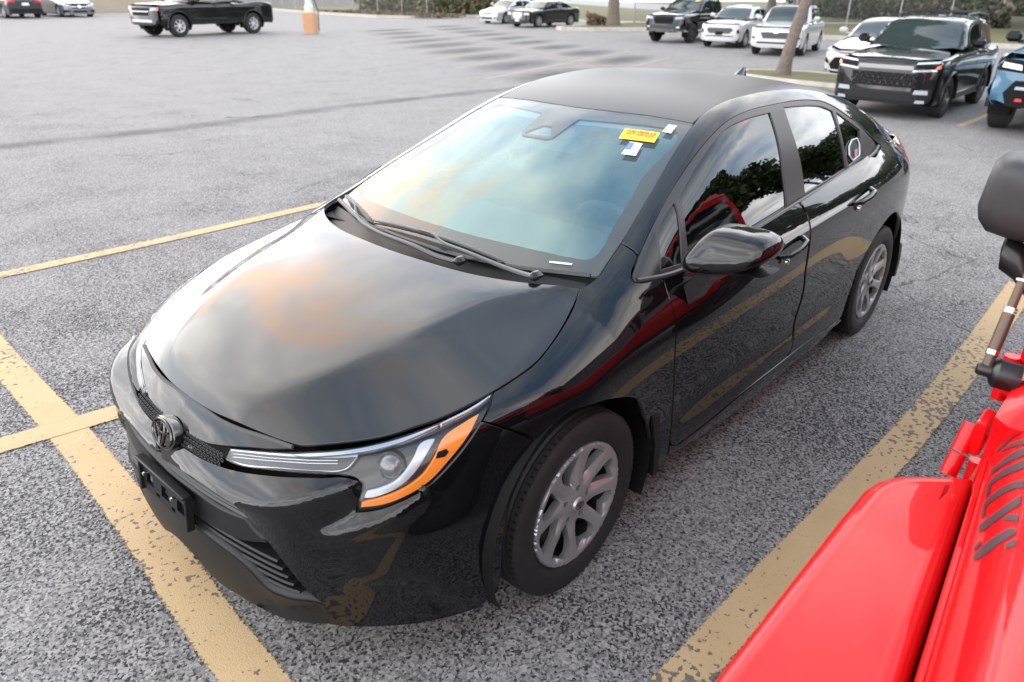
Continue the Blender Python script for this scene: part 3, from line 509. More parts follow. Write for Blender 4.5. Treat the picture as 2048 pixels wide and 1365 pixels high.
# ---------------------------------------------------------------- ground
def asphalt():
    m = bpy.data.materials.new('old_asphalt'); m.use_nodes = True; nt = m.node_tree; N = nt.nodes; L = nt.links; b = N['Principled BSDF']
    tc = N.new('ShaderNodeTexCoord')
    def nz(sc, det=3, rough=.5, src=None, dist=0.):
        q = N.new('ShaderNodeTexNoise'); q.inputs['Scale'].default_value = sc; q.inputs['Detail'].default_value = det; q.inputs['Roughness'].default_value = rough; q.inputs['Distortion'].default_value = dist
        L.new(src or tc.outputs['Object'], q.inputs[0]); return q.outputs[0]
    def mr(s, a, b_, c, d):
        q = N.new('ShaderNodeMapRange'); q.inputs[1].default_value = a; q.inputs[2].default_value = b_; q.inputs[3].default_value = c; q.inputs[4].default_value = d; L.new(s, q.inputs[0]); return q.outputs[0]
    def mth(op, s, t):
        q = N.new('ShaderNodeMath'); q.operation = op
        for i, v in enumerate((s, t)):
            if isinstance(v, (int, float)): q.inputs[i].default_value = v
            else: L.new(v, q.inputs[i])
        return q.outputs[0]
    sepx = N.new('ShaderNodeSeparateXYZ'); L.new(tc.outputs['Object'], sepx.inputs[0])
    vor = N.new('ShaderNodeTexVoronoi'); vor.inputs['Scale'].default_value = 120; vor.inputs['Randomness'].default_value = 1; L.new(tc.outputs['Object'], vor.inputs[0])
    stone = N.new('ShaderNodeSeparateColor'); L.new(vor.outputs['Color'], stone.inputs[0])
    speck = nz(80, 3, .62); mid = nz(11, 4, .6); big = nz(.35, 4, .55, dist=.4); patch = nz(1.5, 5, .6)
    lane = mr(sepx.outputs[0], -6.5, -2.2, -.10, 0.); lane2 = mr(sepx.outputs[1], -7.5, -3.2, -.08, 0.)
    wear = mth('ADD', mth('ADD', mr(patch, .36, .68, -.09, .09), mr(big, .35, .65, -.03, .05)), mth('MAXIMUM', mth('ADD', lane, lane2), -.13))
    clump = mth('ADD', mth('MULTIPLY', stone.outputs[0], .42), mth('MULTIPLY', mr(speck, .25, .75, 0., 1.), .58))
    mask = mr(mth('SUBTRACT', clump, mth('ADD', wear, .39)), -.07, .07, 0., 1.)
    st = N.new('ShaderNodeMix'); st.data_type = 'RGBA'; L.new(stone.outputs[1], st.inputs[0]); st.inputs[6].default_value = (.112, .107, .107, 1); st.inputs[7].default_value = (.325, .312, .302, 1)
    mx = N.new('ShaderNodeMix'); mx.data_type = 'RGBA'; L.new(mask, mx.inputs[0]); L.new(st.outputs[2], mx.inputs[7]); mx.inputs[6].default_value = (.023, .022, .027, 1)
    # hairline cracks
    wp = N.new('ShaderNodeTexNoise'); wp.inputs['Scale'].default_value = 1.1; wp.inputs['Detail'].default_value = 4; L.new(tc.outputs['Object'], wp.inputs[0])
    wm = N.new('ShaderNodeVectorMath'); wm.operation = 'MULTIPLY_ADD'; L.new(wp.outputs['Color'], wm.inputs[0]); wm.inputs[1].default_value = (.9, .9, .9); L.new(tc.outputs['Object'], wm.inputs[2])
    cv = N.new('ShaderNodeTexVoronoi'); cv.feature = 'DISTANCE_TO_EDGE'; cv.inputs['Scale'].default_value = .42; L.new(wm.outputs[0], cv.inputs[0])
    ck = mth('MULTIPLY', mr(cv.outputs['Distance'], .0018, .0042, 1., 0.), mr(nz(.5, 2), .50, .60, 0., .75))
    cx = N.new('ShaderNodeMix'); cx.data_type = 'RGBA'; L.new(ck, cx.inputs[0]); L.new(mx.outputs[2], cx.inputs[6]); cx.inputs[7].default_value = (.022, .022, .025, 1)
    tone = mr(mid, .3, .7, .92, 1.07); tone2 = mr(big, .3, .7, .95, 1.04)
    sc = N.new('ShaderNodeMix'); sc.data_type = 'RGBA'; sc.blend_type = 'MULTIPLY'; sc.inputs[0].default_value = 1; L.new(cx.outputs[2], sc.inputs[6])
    cc = N.new('ShaderNodeCombineColor'); tt = mth('MULTIPLY', tone, tone2)
    for i in range(3): L.new(tt, cc.inputs[i])
    L.new(cc.outputs[0], sc.inputs[7]); L.new(sc.outputs[2], b.inputs['Base Color'])
    b.inputs['Roughness'].default_value = .8; b.inputs['Specular IOR Level'].default_value = .3
    u = N.new('ShaderNodeBump'); u.inputs['Strength'].default_value = .55; u.inputs['Distance'].default_value = .004; L.new(speck, u.inputs['Height']); u.invert = True; L.new(u.outputs[0], b.inputs['Normal'])
    return m
M_asph = asphalt()
def ground():
    b = MB(); b.add([(-60, -90, 0), (40, -90, 0), (40, 60, 0), (-60, 60, 0)], [(0, 1, 2, 3)]); o = b.build('asphalt_lot', M_asph, smooth=False); o['kind'] = 'structure'
ground()
# ---------------------------------------------------------------- painted lines
def line_paint():
    m = bpy.data.materials.new('worn_yellow_paint'); m.use_nodes = True; nt = m.node_tree; N = nt.nodes; L = nt.links; b = N['Principled BSDF']; tc = N.new('ShaderNodeTexCoord')
    def nz(sc, det, r=.55):
        q = N.new('ShaderNodeTexNoise'); q.inputs['Scale'].default_value = sc; q.inputs['Detail'].default_value = det; q.inputs['Roughness'].default_value = r; L.new(tc.outputs['Object'], q.inputs[0]); return q.outputs[0]
    def ramp(s, a, b_):
        q = N.new('ShaderNodeMapRange'); q.inputs[1].default_value = a; q.inputs[2].default_value = b_; L.new(s, q.inputs[0]); return q.outputs[0]
    mp = N.new('ShaderNodeMapping'); L.new(tc.outputs['Object'], mp.inputs[0])
    chip = nz(42, 2.5, .5); dens = nz(1.1, 2); fine = nz(190, 2); tone = nz(6, 4)
    ad = N.new('ShaderNodeMath'); ad.operation = 'MULTIPLY_ADD'; L.new(dens, ad.inputs[0]); ad.inputs[1].default_value = .75; L.new(chip, ad.inputs[2])
    k = ramp(ad.outputs[0], 1.0, 1.03); k2 = ramp(fine, .66, .70)
    t = N.new('ShaderNodeMix'); t.data_type = 'RGBA'; L.new(tone, t.inputs[0]); t.inputs[6].default_value = (.42, .285, .135, 1); t.inputs[7].default_value = (.50, .36, .20, 1)
    c = N.new('ShaderNodeMix'); c.data_type = 'RGBA'; L.new(k, c.inputs[0]); L.new(t.outputs[2], c.inputs[6]); c.inputs[7].default_value = (.13, .11, .09, 1)
    c2 = N.new('ShaderNodeMix'); c2.data_type = 'RGBA'; L.new(k2, c2.inputs[0]); L.new(c.outputs[2], c2.inputs[6]); c2.inputs[7].default_value = (.25, .17, .085, 1)
    L.new(c2.outputs[2], b.inputs['Base Color']); b.inputs['Roughness'].default_value = .75
    u = N.new('ShaderNodeBump'); u.inputs['Strength'].default_value = .5; u.inputs['Distance'].default_value = .003; L.new(fine, u.inputs['Height']); L.new(u.outputs[0], b.inputs['Normal'])
    # ragged edges: the sheet's uv v runs 0..1 across the line
    uv = N.new('ShaderNodeUVMap'); sp = N.new('ShaderNodeSeparateXYZ'); L.new(uv.outputs[0], sp.inputs[0])
    e = N.new('ShaderNodeMath'); e.operation = 'PINGPONG'; L.new(sp.outputs[1], e.inputs[0]); e.inputs[1].default_value = .5
    en = nz(120, 4); q = N.new('ShaderNodeMath'); q.operation = 'MULTIPLY_ADD'; L.new(en, q.inputs[0]); q.inputs[1].default_value = -.22; L.new(e.outputs[0], q.inputs[2])
    al = ramp(q.outputs[0], -.085, -.055); L.new(al, b.inputs['Alpha'])
    return m
M_line = line_paint()
M_line_far = M_line.copy(); M_line_far.name = 'faded_yellow_paint'
for q in M_line_far.node_tree.nodes:
    if q.type == 'MIX' and q.inputs[6].default_value[0] > .35 and not q.inputs[6].is_linked: q.inputs[6].default_value = (.30, .245, .175, 1); q.inputs[7].default_value = (.34, .28, .20, 1)
def line(pts, w, z=.004, name='parking_line', m=None):
    P = resample(np.array([(x, y, 0) for x, y in pts], float), .25, False); T = np.gradient(P, axis=0); T /= np.linalg.norm(T, axis=1, keepdims=True); Nn = np.stack([-T[:, 1], T[:, 0]], 1); ww = np.broadcast_to(w, (len(P),)) if not isinstance(w, (list, tuple)) else np.linspace(w[0], w[1], len(P))
    V = []; F = []
    for p_, n_, k in zip(P, Nn, ww): V += [(p_[0]-n_[0]*k/2, p_[1]-n_[1]*k/2, z), (p_[0]+n_[0]*k/2, p_[1]+n_[1]*k/2, z)]
    F = [(2*i, 2*i+2, 2*i+3, 2*i+1) for i in range(len(P)-1)]; me = bpy.data.meshes.new(name); me.from_pydata(V, [], F); uv = me.uv_layers.new(name='UVMap')
    for li, lp in enumerate(me.loops): uv.data[li].uv = (0, lp.vertex_index % 2)
    o = link(name, me, m or M_line); o['kind'] = 'structure'; return o
line([(.55, -5.5), (.775, -2.4), (.815, -1.1), (.87, -.3), (.915, .2), (.93, .45), (1.0, 1.3), (1.1, 2.7), (1.2, 4.2)], .165)
line([(4.6, -2.0), (2.0, -1.58), (1.04, -1.42), (.57, -1.34), (-1, -1.13), (-4.3, -1.0)], .145, .006)
line([(.40, -3.72), (-.7, -3.685), (-2.13, -3.685), (-4.4, -3.68)], .14, .0055)
line([(.30, 1.318), (.0, 1.335), (-.46, 1.347), (-.85, 1.372), (-1.3, 1.395), (-1.75, 1.415), (-2.6, 1.425), (-4.25, 1.408)], [.135, .185], .006)
# ---------------------------------------------------------------- the black sedan
def wheel_parts(root, c, side, rt=.316, wt=.205, rr=.2125, cover=None, spokes=8, tyre_m=None, face=None, detail=True):
    """tyre, rim and a cover (sub-part) at centre c; side = +1 when the outside looks towards +y"""
    wroot = None
    w2 = wt/2; k = rt-rr
    prof = [(rr*.97, -w2*.80), (rr+.004, -w2*.86), (rr+.35*k, -w2*1.0), (rt-.30*k, -w2*1.0), (rt-.07*k, -w2*.86), (rt-.012, -w2*.76)]
    nr = 5 if detail else 2
    ys = np.linspace(-w2*.74, w2*.74, nr*4+1)
    for i, y in enumerate(ys): prof.append((rt-(.007 if i % 4 in (2,) and 0 < i < len(ys)-1 else 0)-.006*(y/w2)**4, y))
    prof += [(rt-.012, w2*.76), (rt-.07*k, w2*.86), (rt-.20*k, w2*.955), (rt-.34*k, w2*1.0), (rt-.38*k, w2*1.004), (rt-.42*k, w2*1.0), (rr+.40*k, w2*1.0), (rr+.14*k, w2*.95), (rr+.010, w2*.90), (rr+.002, w2*.86), (rr*.97, w2*.80)]
    prof = [(r, y*side) for r, y in prof]
    t = MB(); t.lathe(prof, 64 if detail else 28, (0, 0, 0))
    if detail:   # shoulder blocks
        for k_ in range(84):
            a = 2*math.pi*k_/84
            for s in (1, -1):
                m = Matrix.Rotation(-a, 3, 'Y'); t.box(m@Vector((rt-.0125, s*w2*.79, 0)), (.016, w2*.20, .0165), rot=m)
    tyre = t.build('tyre', tyre_m or M_rubber, root, ang=40); tyre.location = c
    r = MB(); r.lathe([(rr*.99, side*w2*.80), (rr*.93, side*w2*.70), (rr*.90, side*w2*.2), (rr*.55, side*w2*.35), (rr*.30, side*w2*.40), (.001, side*w2*.40)], 40)
    r.lathe([(rr*.99, side*w2*.80), (rr*.95, -side*w2*.7)], 40)
    rim = r.build('rim', M_steel, root); rim.location = c
    return tyre, rim
def cover_mesh(rr=.2165, n=8, twist=.10):
    """pressed wheel cover with n openings between swept spokes, facing +z"""
    def pol(r, a): return (r*math.cos(a), r*math.sin(a))
    circ = [pol(rr, 2*math.pi*i/96) for i in range(96)]; holes = []
    for k in range(n):
        a0 = 2*math.pi*(k+.5)/n; w = math.pi/n
        A = [pol(r, a0+w*f) for r, f in ((.078, -.05), (.100, .25), (.130, .41), (.160, .51), (.188, .57))]
        B = [pol(r, a0-w*f) for r, f in ((.194, .50), (.184, .70), (.158, .79), (.128, .73), (.106, .56), (.088, .28))]
        q = A+B; holes.append([tuple(p_) for p_ in resample(np.array([(x, y, 0) for x, y in q]), .008, True, True, 50)[:, :2]])
    for k in range(5):
        a0 = 2*math.pi*(k+.25)/5; c = pol(.057, a0); holes.append([(c[0]+.0115*math.cos(t)*1.0, c[1]+.0115*math.sin(t)) for t in np.linspace(0, 2*math.pi, 13)[:-1]])
    def zf(x, y):
        r = np.hypot(x, y); a = np.arctan2(y, x)+twist*(r-.08)/.1
        z = np.interp(r, [0, .028, .034, .06, .10, .15, .19, .2115, .2145, rr], [-.008, -.008, -.011, -.012, -.010, -.005, .001, .003, -.002, -.016])
        ph = ((np.arctan2(y, x)*n/(2*math.pi)+.5) % 1.)-.5
        sp = np.clip((r-.06)/.05, 0, 1)*np.clip((.197-r)/.02, 0, 1)
        return z+sp*np.where(ph > .12, -.055*(ph-.12), np.where(ph < -.16, .0+.10*(ph+.16), .004*ph))
    return plate(circ, holes, .008, zf, .026)
_cv, _cf = cover_mesh()
def wheel_cover(root, c, side, rot, m, flip=False):
    ca, sa = math.cos(rot), math.sin(rot); V = []
    for x, y, z in _cv:
        X, Y = ca*x-sa*y, sa*x+ca*y; V.append((X*side, side*z, Y) if True else 0)
    b = MB(); b.add([(q[0]*-side if False else q[0], q[1], q[2]) for q in V], _cf)
    o = b.build('wheel_cover', m, root, ang=28); o.location = c
    return o
def sedan():
    LOC = np.array([-1.35, 0, 0])
    root = thing('black_sedan', 'black compact sedan in the foreground with silver wheel covers and a yellow windshield sticker', 'car', tuple(LOC))
    T = {k: np.array(v['p'])/1000. for k, v in TR.items()}
    H = {k: [np.array(q)/1000. for q in v.get('holes', [])] for k, v in TR.items()}
    FE = {k: [(np.array(a)/1000., l) for a, l in v.get('feats', [])] for k, v in TR.items()}
    dF = (-.66, -.62, -.44); dC = (-.86, 0, -.51); dS = (0, -1, -.12); dU = (-.05, -.80, -.60); dT = (0, 0, -1)
    def pn(key, m, F, d, name=None, **k): return panel(name or key, m, root, F, T[key], d, loc=LOC, **k)
    # --- outer sheets
    pn('hood', M_hood, F_low, (-.1, 0, -1), sym=True, h=.022, rim=.012, edge=.002)
    pn('nose_panel', M_paint, F_low, (-.7, 0, -.7), sym=True, h=.018, name='nose_panel')
    pn('fender', M_paint, F_body, (.0, -.85, -.5), mirror=True, h=.022, rim=.02)
    panel('front_bumper', M_paint, root, F_low, np.c_[T['front_bumper'], np.array(TR['front_bumper']['lv'])], dF, loc=LOC, mirror=True, h=.009, bh=.009, feats=FE['front_bumper'], rim=.030)
    for o in pn('front_door', M_paint, F_low, dS, mirror=True, h=.024): pass
    pn('rear_door', M_paint, F_low, dS, mirror=True, h=.024)
    pn('rocker', M_paint, F_low, (0, -1, 0), mirror=True, h=.03, lev=.004, rim=.03)
    # roof and upper body
    rail = T['side_rail']; ditch = [q for q in rail[3:15]]
    ditch[0] = np.array([-1.096, .512, 1.318])
    rl = [np.array([-1.035, 0, 1.331]), np.array([-1.052, .20, 1.331]), np.array([-1.074, .338, 1.326]), np.array([-1.099, .505, 1.318])]+[q-np.array([0, .004, 0]) for q in ditch[1:9]]+[np.array([-2.60, .52, 1.262]), np.array([-2.57, .40, 1.295]), np.array([-2.54, .2, 1.325]), np.array([-2.53, 0, 1.338])]
    panel('roof', M_roof, root, F_up, rl, dT, h=.03, sym=True, loc=LOC, lev=-.001, edge=.003)
    sr = [q for q in rail[:3]]+[np.array([-1.092, .520, 1.317])]+[q for q in ditch[1:9]]+[np.array([-2.62, .55, 1.245]), np.array([-2.85, .60, 1.13]), np.array([-3.10, .62, 1.03]), np.array([-3.08, .72, .96]), np.array([-2.85, .775, .955]), np.array([-2.74, .770, .975]), np.array([-2.715, .742, 1.025])]+[q for q in rail[16:]]
    panel('side_rail', M_paint, root, F_body, sr, dU, h=.022, mirror=True, loc=LOC)
    # quarter panel with the wheel arch cut out
    qa = [(-2.700+.392*math.cos(a), 0, .318+.392*math.sin(a)) for a in np.radians(np.linspace(8, 172, 22))]
    qp = [(-2.725, 0, 1.035), (-2.79, 0, 1.0), (-2.97, 0, .975), (-3.1, 0, .985), (-3.30, 0, .985), (-3.32, 0, .92), (-3.28, 0, .80), (-3.25, 0, .70), (-3.16, 0, .60), (-3.10, 0, .36)]+qa[::-1]+[(-2.275, 0, .40), (-2.320, 0, .47), (-2.330, 0, .52), (-2.354, 0, .61), (-2.366, 0, .69), (-2.314, 0, .75), (-2.262, 0, .906), (-2.386, 0, 1.010), (-2.44, 0, 1.030), (-2.50, 0, 1.022), (-2.62, 0, 1.033)]
    qp = [(x, .80, z) for x, _, z in qp]
    # drop the arch part that the rear door covers
    qp2 = [q for q in qp if not (q[0] > -2.33 and q[2] < .60)]
    panel('rear_quarter', M_paint, root, F_body, qp2, (0, -1, 0), h=.024, mirror=True, loc=LOC, rim=.02, back=.8, lev=-.0015)
    rb = [(-3.10, .85, .355), (-3.17, .83, .595), (-3.26, .80, .69), (-3.29, .78, .78), (-3.40, .74, .80), (-3.60, .60, .80), (-3.68, .3, .80), (-3.69, 0, .80), (-3.62, 0, .22), (-3.55, .45, .22), (-3.35, .72, .22), (-3.12, .82, .22)]
    panel('rear_bumper', M_paint, root, F_low, rb[:6]+[(-3.69, .02, .80), (-3.60, .02, .22)]+rb[9:], (1, -1, 0), h=.035, mirror=True, loc=LOC, back=.9, rim=.02)
    panel('tail_light', mat('red_tail_lens', (.45, .01, .015), .15, coat=1.), root, F_low, [(-3.335, .74, .985), (-3.335, .74, .86), (-3.30, .77, .80), (-3.42, .72, .815), (-3.56, .62, .83), (-3.62, .54, .90), (-3.60, .55, .98), (-3.45, .66, .995)], (1, -1, -.2), h=.02, mirror=True, loc=LOC, lev=.006, back=.9)
    panel('trunk_lid', M_paint, root, F_low, [(-3.20, 0, 1.1), (-3.19, .3, 1.08), (-3.14, .52, 1.06), (-3.30, .56, 1.03), (-3.50, .56, 1.0), (-3.60, .52, .98), (-3.63, .3, 1.02), (-3.66, 0, 1.04)], dT, h=.03, sym=True, loc=LOC, back=.8)
    panel('trunk_face', M_paint, root, F_low, [(-3.6, .02, 1.03), (-3.6, .30, 1.01), (-3.6, .53, .965), (-3.6, .53, .82), (-3.6, .02, .82)], (1, 0, -.1), h=.04, mirror=True, loc=LOC, back=.6)
    panel('rear_glass', M_tint, root, F_up, [(-2.545, 0, 1.33), (-2.56, .3, 1.30), (-2.61, .50, 1.25), (-2.80, .545, 1.16), (-3.03, .58, 1.05), (-3.12, .50, 1.07), (-3.17, .3, 1.1), (-3.18, 0, 1.12)], dT, h=.04, sym=True, loc=LOC, lev=-.004)
    # --- glass
    dW = (-.55, 0, -.83)
    ws = T['windshield']; hole = T['windshield_hole']
    panel('windshield', M_ws, root, F_up, ws, dT, h=.03, sym=True, loc=LOC, lev=-.002, rim=.004)
    full = np.concatenate([hole, (hole[::-1]*[1, -1, 1])[1:-1]])
    panel('windshield_inner_layer', M_wsin, root, F_up, hole, dT, h=.03, sym=True, loc=LOC, lev=-.013, rim=0)
    frit = panel('windshield_border', M_frit, root, F_up, ws, dT, h=.03, sym=True, holes=[full], loc=LOC, lev=-.008, rim=.003)
    cy_ = -.04
    panel('sensor_patch', M_frit, root, F_up, [(-1.045, cy_-.16, 1.32), (-1.045, cy_+.16, 1.32), (-.985, cy_+.105, 1.30), (-.815, cy_+.085, 1.24), (-.800, cy_+.06, 1.24), (-.800, cy_-.06, 1.24), (-.815, cy_-.085, 1.24), (-.985, cy_-.105, 1.30)], dT, h=.02, loc=LOC, lev=-.008, holes=[[(-.885, cy_+.022, 1.24), (-.885, cy_-.022, 1.24), (-.822, cy_-.070, 1.24), (-.815, cy_-.06, 1.24), (-.815, cy_+.06, 1.24), (-.822, cy_+.070, 1.24)]], rim=0, cang=20)
    for sg in (1, -1): panel('sun_shade_band', mat('shade_dots', (.20, .21, .22), .6), root, F_up, [(-1.035, cy_+sg*.13, 1.32), (-1.02, cy_+sg*.42, 1.32), (-.975, cy_+sg*.37, 1.30), (-.935, cy_+sg*.10, 1.28), (-.985, cy_+sg*.11, 1.30)], dT, h=.03, loc=LOC, lev=-.016, rim=0, cang=20)
    wf = panel('window_frame', M_frame, root, F_up, T['window_frame'], dU, h=.03, mirror=True, holes=H['window_frame'], loc=LOC, rim=.012, edge=.0025)
    for k in ('quarter_light', 'front_window', 'rear_window', 'rear_quarter_light'): pn(k, M_tint, F_up, dU, mirror=True, h=.035, lev=-.006, rim=.004)
    pn('sail_trim', M_satin, F_up, dU, mirror=True, h=.02, lev=.004)
    # belt moulding
    bl = [(-.362, .772, .944), (-.47, .803, .938), (-.63, .809, .930), (-.86, .806, .938), (-1.113, .806, .952), (-1.56, .798, .978), (-1.865, .790, .994), (-2.195, .776, 1.014), (-2.475, .763, 1.018), (-2.61, .750, 1.030), (-2.695, .735, 1.045)]
    for s in (1, -1):
        b = MB(); P = resample(np.array(bl), .06, False); b.tube([tuple(q*[1, s, 1]-LOC+[0, s*.004, .001]) for q in P], .011, 8, flat=.8); b.build('belt_moulding', M_frame, root)
    # --- front end
    pn('upper_grille', M_dark, F_low, (-.8, 0, -.5), sym=True, h=.02, lev=-.03)
    pn('emblem_housing', M_satin, F_low, (-.8, 0, -.6), sym=True, h=.015, lev=.002, rim=.03, edge=.004)
    # honeycomb of the upper grille
    g = MB(); S = 0
    for r in range(7):
        for c in range(-16, 17):
            y = (c+.5*(r % 2))*.0165; z = .560+r*.0115
            lim = .262-(.03 if z < .575 else 0)
            if abs(y) > lim or abs(y) < .07: continue
            x = float(n0(np.array([z]))[0]-nP(np.array([abs(y)]))[0]*1.1)-.020
            cc = Vector((x-LOC[0], y, z)); hx = [cc+Vector((0, .0082*math.cos(a), .0068*math.sin(a))) for a in np.radians(range(0, 361, 60))]
            g.tube(hx, .0011, 4, cap=False)
    o = g.build('grille_mesh', M_satin, root); o['kind'] = 'stuff'
    # emblem: three rings on a dark disc
    nrm = Vector((.95, 0, .31)).normalized(); ex = Vector((0, 1, 0)); ey = nrm.cross(ex); ec = Vector((.872, .0, .614))-Vector(LOC)
    def ell(cx, cy, rx, ry, n=40): return [ec+ex*.87*(cx+rx*math.cos(t))+ey*.87*(cy+ry*math.sin(t)) for t in np.linspace(0, 2*math.pi, n+1)]
    e = MB(); e.loft([[q-nrm*.030 for q in ell(0, 0, .079, .055)[:-1]], [q-nrm*.003 for q in ell(0, 0, .079, .055)[:-1]], [q-nrm*.0005 for q in ell(0, 0, .073, .050)[:-1]]]); em = e.build('emblem', mat('emblem_black_glass', (.006, .006, .006), .08, coat=1.), root)
    e = MB(); e.tube([q+nrm*.003 for q in ell(0, 0, .067, .0455)], 0.0034, 6, cap=False); e.tube([q+nrm*.003 for q in ell(0, .019, .040, .0165)], .0028, 6, cap=False); e.tube([q+nrm*.003 for q in ell(0, -.003, .0155, .040)], .0028, 6, cap=False); e.build('emblem_rings', M_smoke, em)
    # headlight
    for nm, m, k in (('headlight_lens', M_lens, dict(lev=.001, rim=.004, mirror=True)),): hl = pn(nm, m, F_low, dF, h=.02, **k)
    par = dict(zip((1, -1), hl))
    def sub(key, m, **k):
        obs = pn(key, m, F_low, dF, mirror=True, **k)
        for o, p_ in zip(obs, hl): o.parent = p_
    sub('light_backing', mat('lamp_housing_black', (.006, .006, .0065), .25, coat=.6), h=.025, lev=-.032, rim=0)
    sub('lens_sheen_strip', M_trim_sheen, h=.015, lev=-.005, rim=.02); sub('drl_frame', M_trim_sheen, h=.02, lev=-.017, rim=.012); sub('drl_module', M_mod, h=.015, lev=-.015, rim=.004)  # the strip along the lens top is the sky's reflection painted as silver
    sub('drl_strip', M_drl, h=.012, lev=-.012, rim=.016, edge=.004); sub('amber_lamp', M_amber, h=.015, lev=-.010, rim=.014)
    sub('amber_divider', M_dark, h=.01, lev=-.0085, rim=.004)
    for s, p_ in par.items():
        b = MB(); c = Vector((.585-LOC[0], .672*s, .668)); ax = Vector((.82, .42*s, .32)).normalized(); u = ax.cross(Vector((0, 0, 1))).normalized(); v = u.cross(ax)
        ring = lambda r, h, n=28: [c+ax*h+u*r*math.cos(t)+v*r*math.sin(t) for t in np.linspace(0, 2*math.pi, n+1)[:-1]]
        b.loft([ring(.040, -.06), ring(.040, -.012), ring(.034, -.010)], cap=False); b.build('projector_bezel', mat('bezel_gloss', (.02, .02, .021), .15, metal=.6), p_)
        b = MB(); b.loft([ring(.034, -.014), ring(.030, .0), ring(.020, .009), ring(.008, .013)]); b.build('projector_lens', mat('projector_glass', (.05, .055, .06), .03, coat=1., spec=1.), p_)
    # lower grille
    pn('lower_grille', M_dark, F_low, dC, sym=True, h=.03, lev=-.050, name='grille_recess', rim=0)
    pn('front_lip', M_plast, F_low, dC, sym=True, h=.025, lev=.002, rim=.03, edge=.006, name='front_lip', feats=FE['front_lip'])
    pn('grille_shelf', M_plast, F_low, dC, sym=True, h=.02, lev=-.010, rim=.03, edge=.005)
    def xfront(y, z): return float(n0(np.array([z]))[0]-nP(np.array([abs(y)]))[0]*(1+.12*math.exp(-((z-.6)/.12)**2)))
    zs = np.linspace(.235, .395, 8)
    for i, z in enumerate(zs):
        ye = .600-.115*(z-.20)/.2-.012
        pts = [(xfront(y, z)-.030-LOC[0], y, z) for y in np.linspace(-ye, ye, 41)]
        b = MB(); V = []
        for k, (x, y, zz) in enumerate(pts): V.append([(x+.016, y, zz-.001), (x+.012, y, zz+.004), (x-.03, y, zz+.009), (x-.03, y, zz+.002)])
        b.loft(V); b.build('grille_slat', M_plast, root)
    for dz in (.005, .020):
        b = MB(); V = []
        for y in np.linspace(-.40, .40, 33):
            x = xfront(y, .49)-.018-LOC[0]; V.append([(x, y, .492+dz), (x-.004, y, .499+dz), (x-.03, y, .499+dz), (x-.03, y, .492+dz)])
        b.loft(V); b.build('grille_blade', M_satin, root)
    for s in (1, -1):       # surround of the grille
        sp = [(.872, .165, .533), (.855, .30, .527), (.842, .352, .517), (.834, .376, .500), (.815, .447, .455), (.797, .512, .392), (.777, .560, .315), (.762, .585, .25), (.758, .588, .20)]
        b = MB(); b.tube([tuple(np.array(q)*[1, s, 1]-LOC-[.008, s*.006, .004]) for q in resample(np.array(sp), .03, False)], .010, 6); b.build('grille_surround', M_plast, root)
    # plate bracket
    pb = MB(); rot = Matrix.Rotation(R(-6), 3, 'Y')
    xc = .905-LOC[0]
    for z in (.330, .385, .440, .468): pass
    P, Fc = plate([(-.150, -.045), (.150, -.045), (.150, .052), (.145, .062), (-.145, .062), (-.155, .052)], [[(x-.025, -.018), (x+.025, -.018), (x+.02, .022), (x-.02, .022)] for x in (-.10, 0., .10)]+[[(x-.012, -.036), (x+.012, -.036), (x+.012, -.024), (x-.012, -.024)] for x in (-.05, .05)], .03, None, .012)
    pb.add([rot@Vector((z_, x_, y_))+Vector((xc, 0, .415)) for x_, y_, z_ in P], Fc); pb.box((xc-.004, 0, .478), (.030, .312, .010), rot=rot, bev=.003)
    for s in (1, -1): pb.box((xc-.002, s*.150, .420), (.024, .010, .115), rot=rot, bev=.003)
    brk = pb.build('plate_bracket', M_plast, root)
    for y in (-.09, .09):
        b = MB(); b.lathe([(.001, .014), (.006, .013), (.0065, .006), (.004, .005), (.004, -.01)], 8, (xc+.006, y, .452), 'X'); b.build('bolt', M_chrome, brk)
    # cowl
    b = MB(); rows = []
    for x0, dz in ((-.02, -.055), (-.07, -.05), (-.115, -.028), (-.145, -.004)):
        rows.append([])
        for y in np.linspace(-.66, .66, 41):
            bend = -.62*abs(y)**2.2*.42; x = x0+bend; z = float(G_c(np.array([max(x, -.4)]))[0]-.11*y*y) if False else .945+dz+.02*(1-abs(y)/.66)-.005
            rows[-1].append((x-LOC[0], y, z))
    b.grid(rows); b.build('cowl_panel', M_plast, root)
    b = MB(); pts = resample(np.array([(-.270, -.665, .957), (-.236, -.571, .953), (-.195, -.461, .949), (-.152, -.261, .946), (-.132, 0, .945), (-.152, .261, .946), (-.195, .461, .949), (-.236, .571, .953), (-.270, .665, .957)]), .05, False)
    b.tube([tuple(q-LOC+[.008, 0, .002]) for q in pts], .009, 8); b.build('cowl_moulding', M_satin, root)
    # dark tubes and slabs added inside to stop light leaking through panel gaps
    for s in (1, -1):
        b = MB(); q = T['window_frame'][3:19]; q = np.array([[x, y-.042, z-.034] for x, y, z in q]); b.tube([tuple(v*[1, s, 1]-LOC) for v in resample(q, .08, False)], .034, 8); b.build('pillar_gap_blocker', M_seat, root)
        b = MB(); b.box((-1.50-LOC[0], s*.800, .62), (1.9, .04, .60), bev=.015); b.build('door_gap_blocker', M_seat, root)  # slab added to block daylight through the door seams
    # guide lines of the headlamp
    for s, p__ in par.items():
        for k in (0, 1):
            q = [(467, 915-7*k), (540, 923-7*k), (620, 928-7*k), (675, 929-6*k)]
            b = MB(); b.tube([tuple(np.array(v)*[1, s, 1]-LOC) for v in GUIDE[k]], .0016, 5); b.build('light_guide', M_drl, p__)
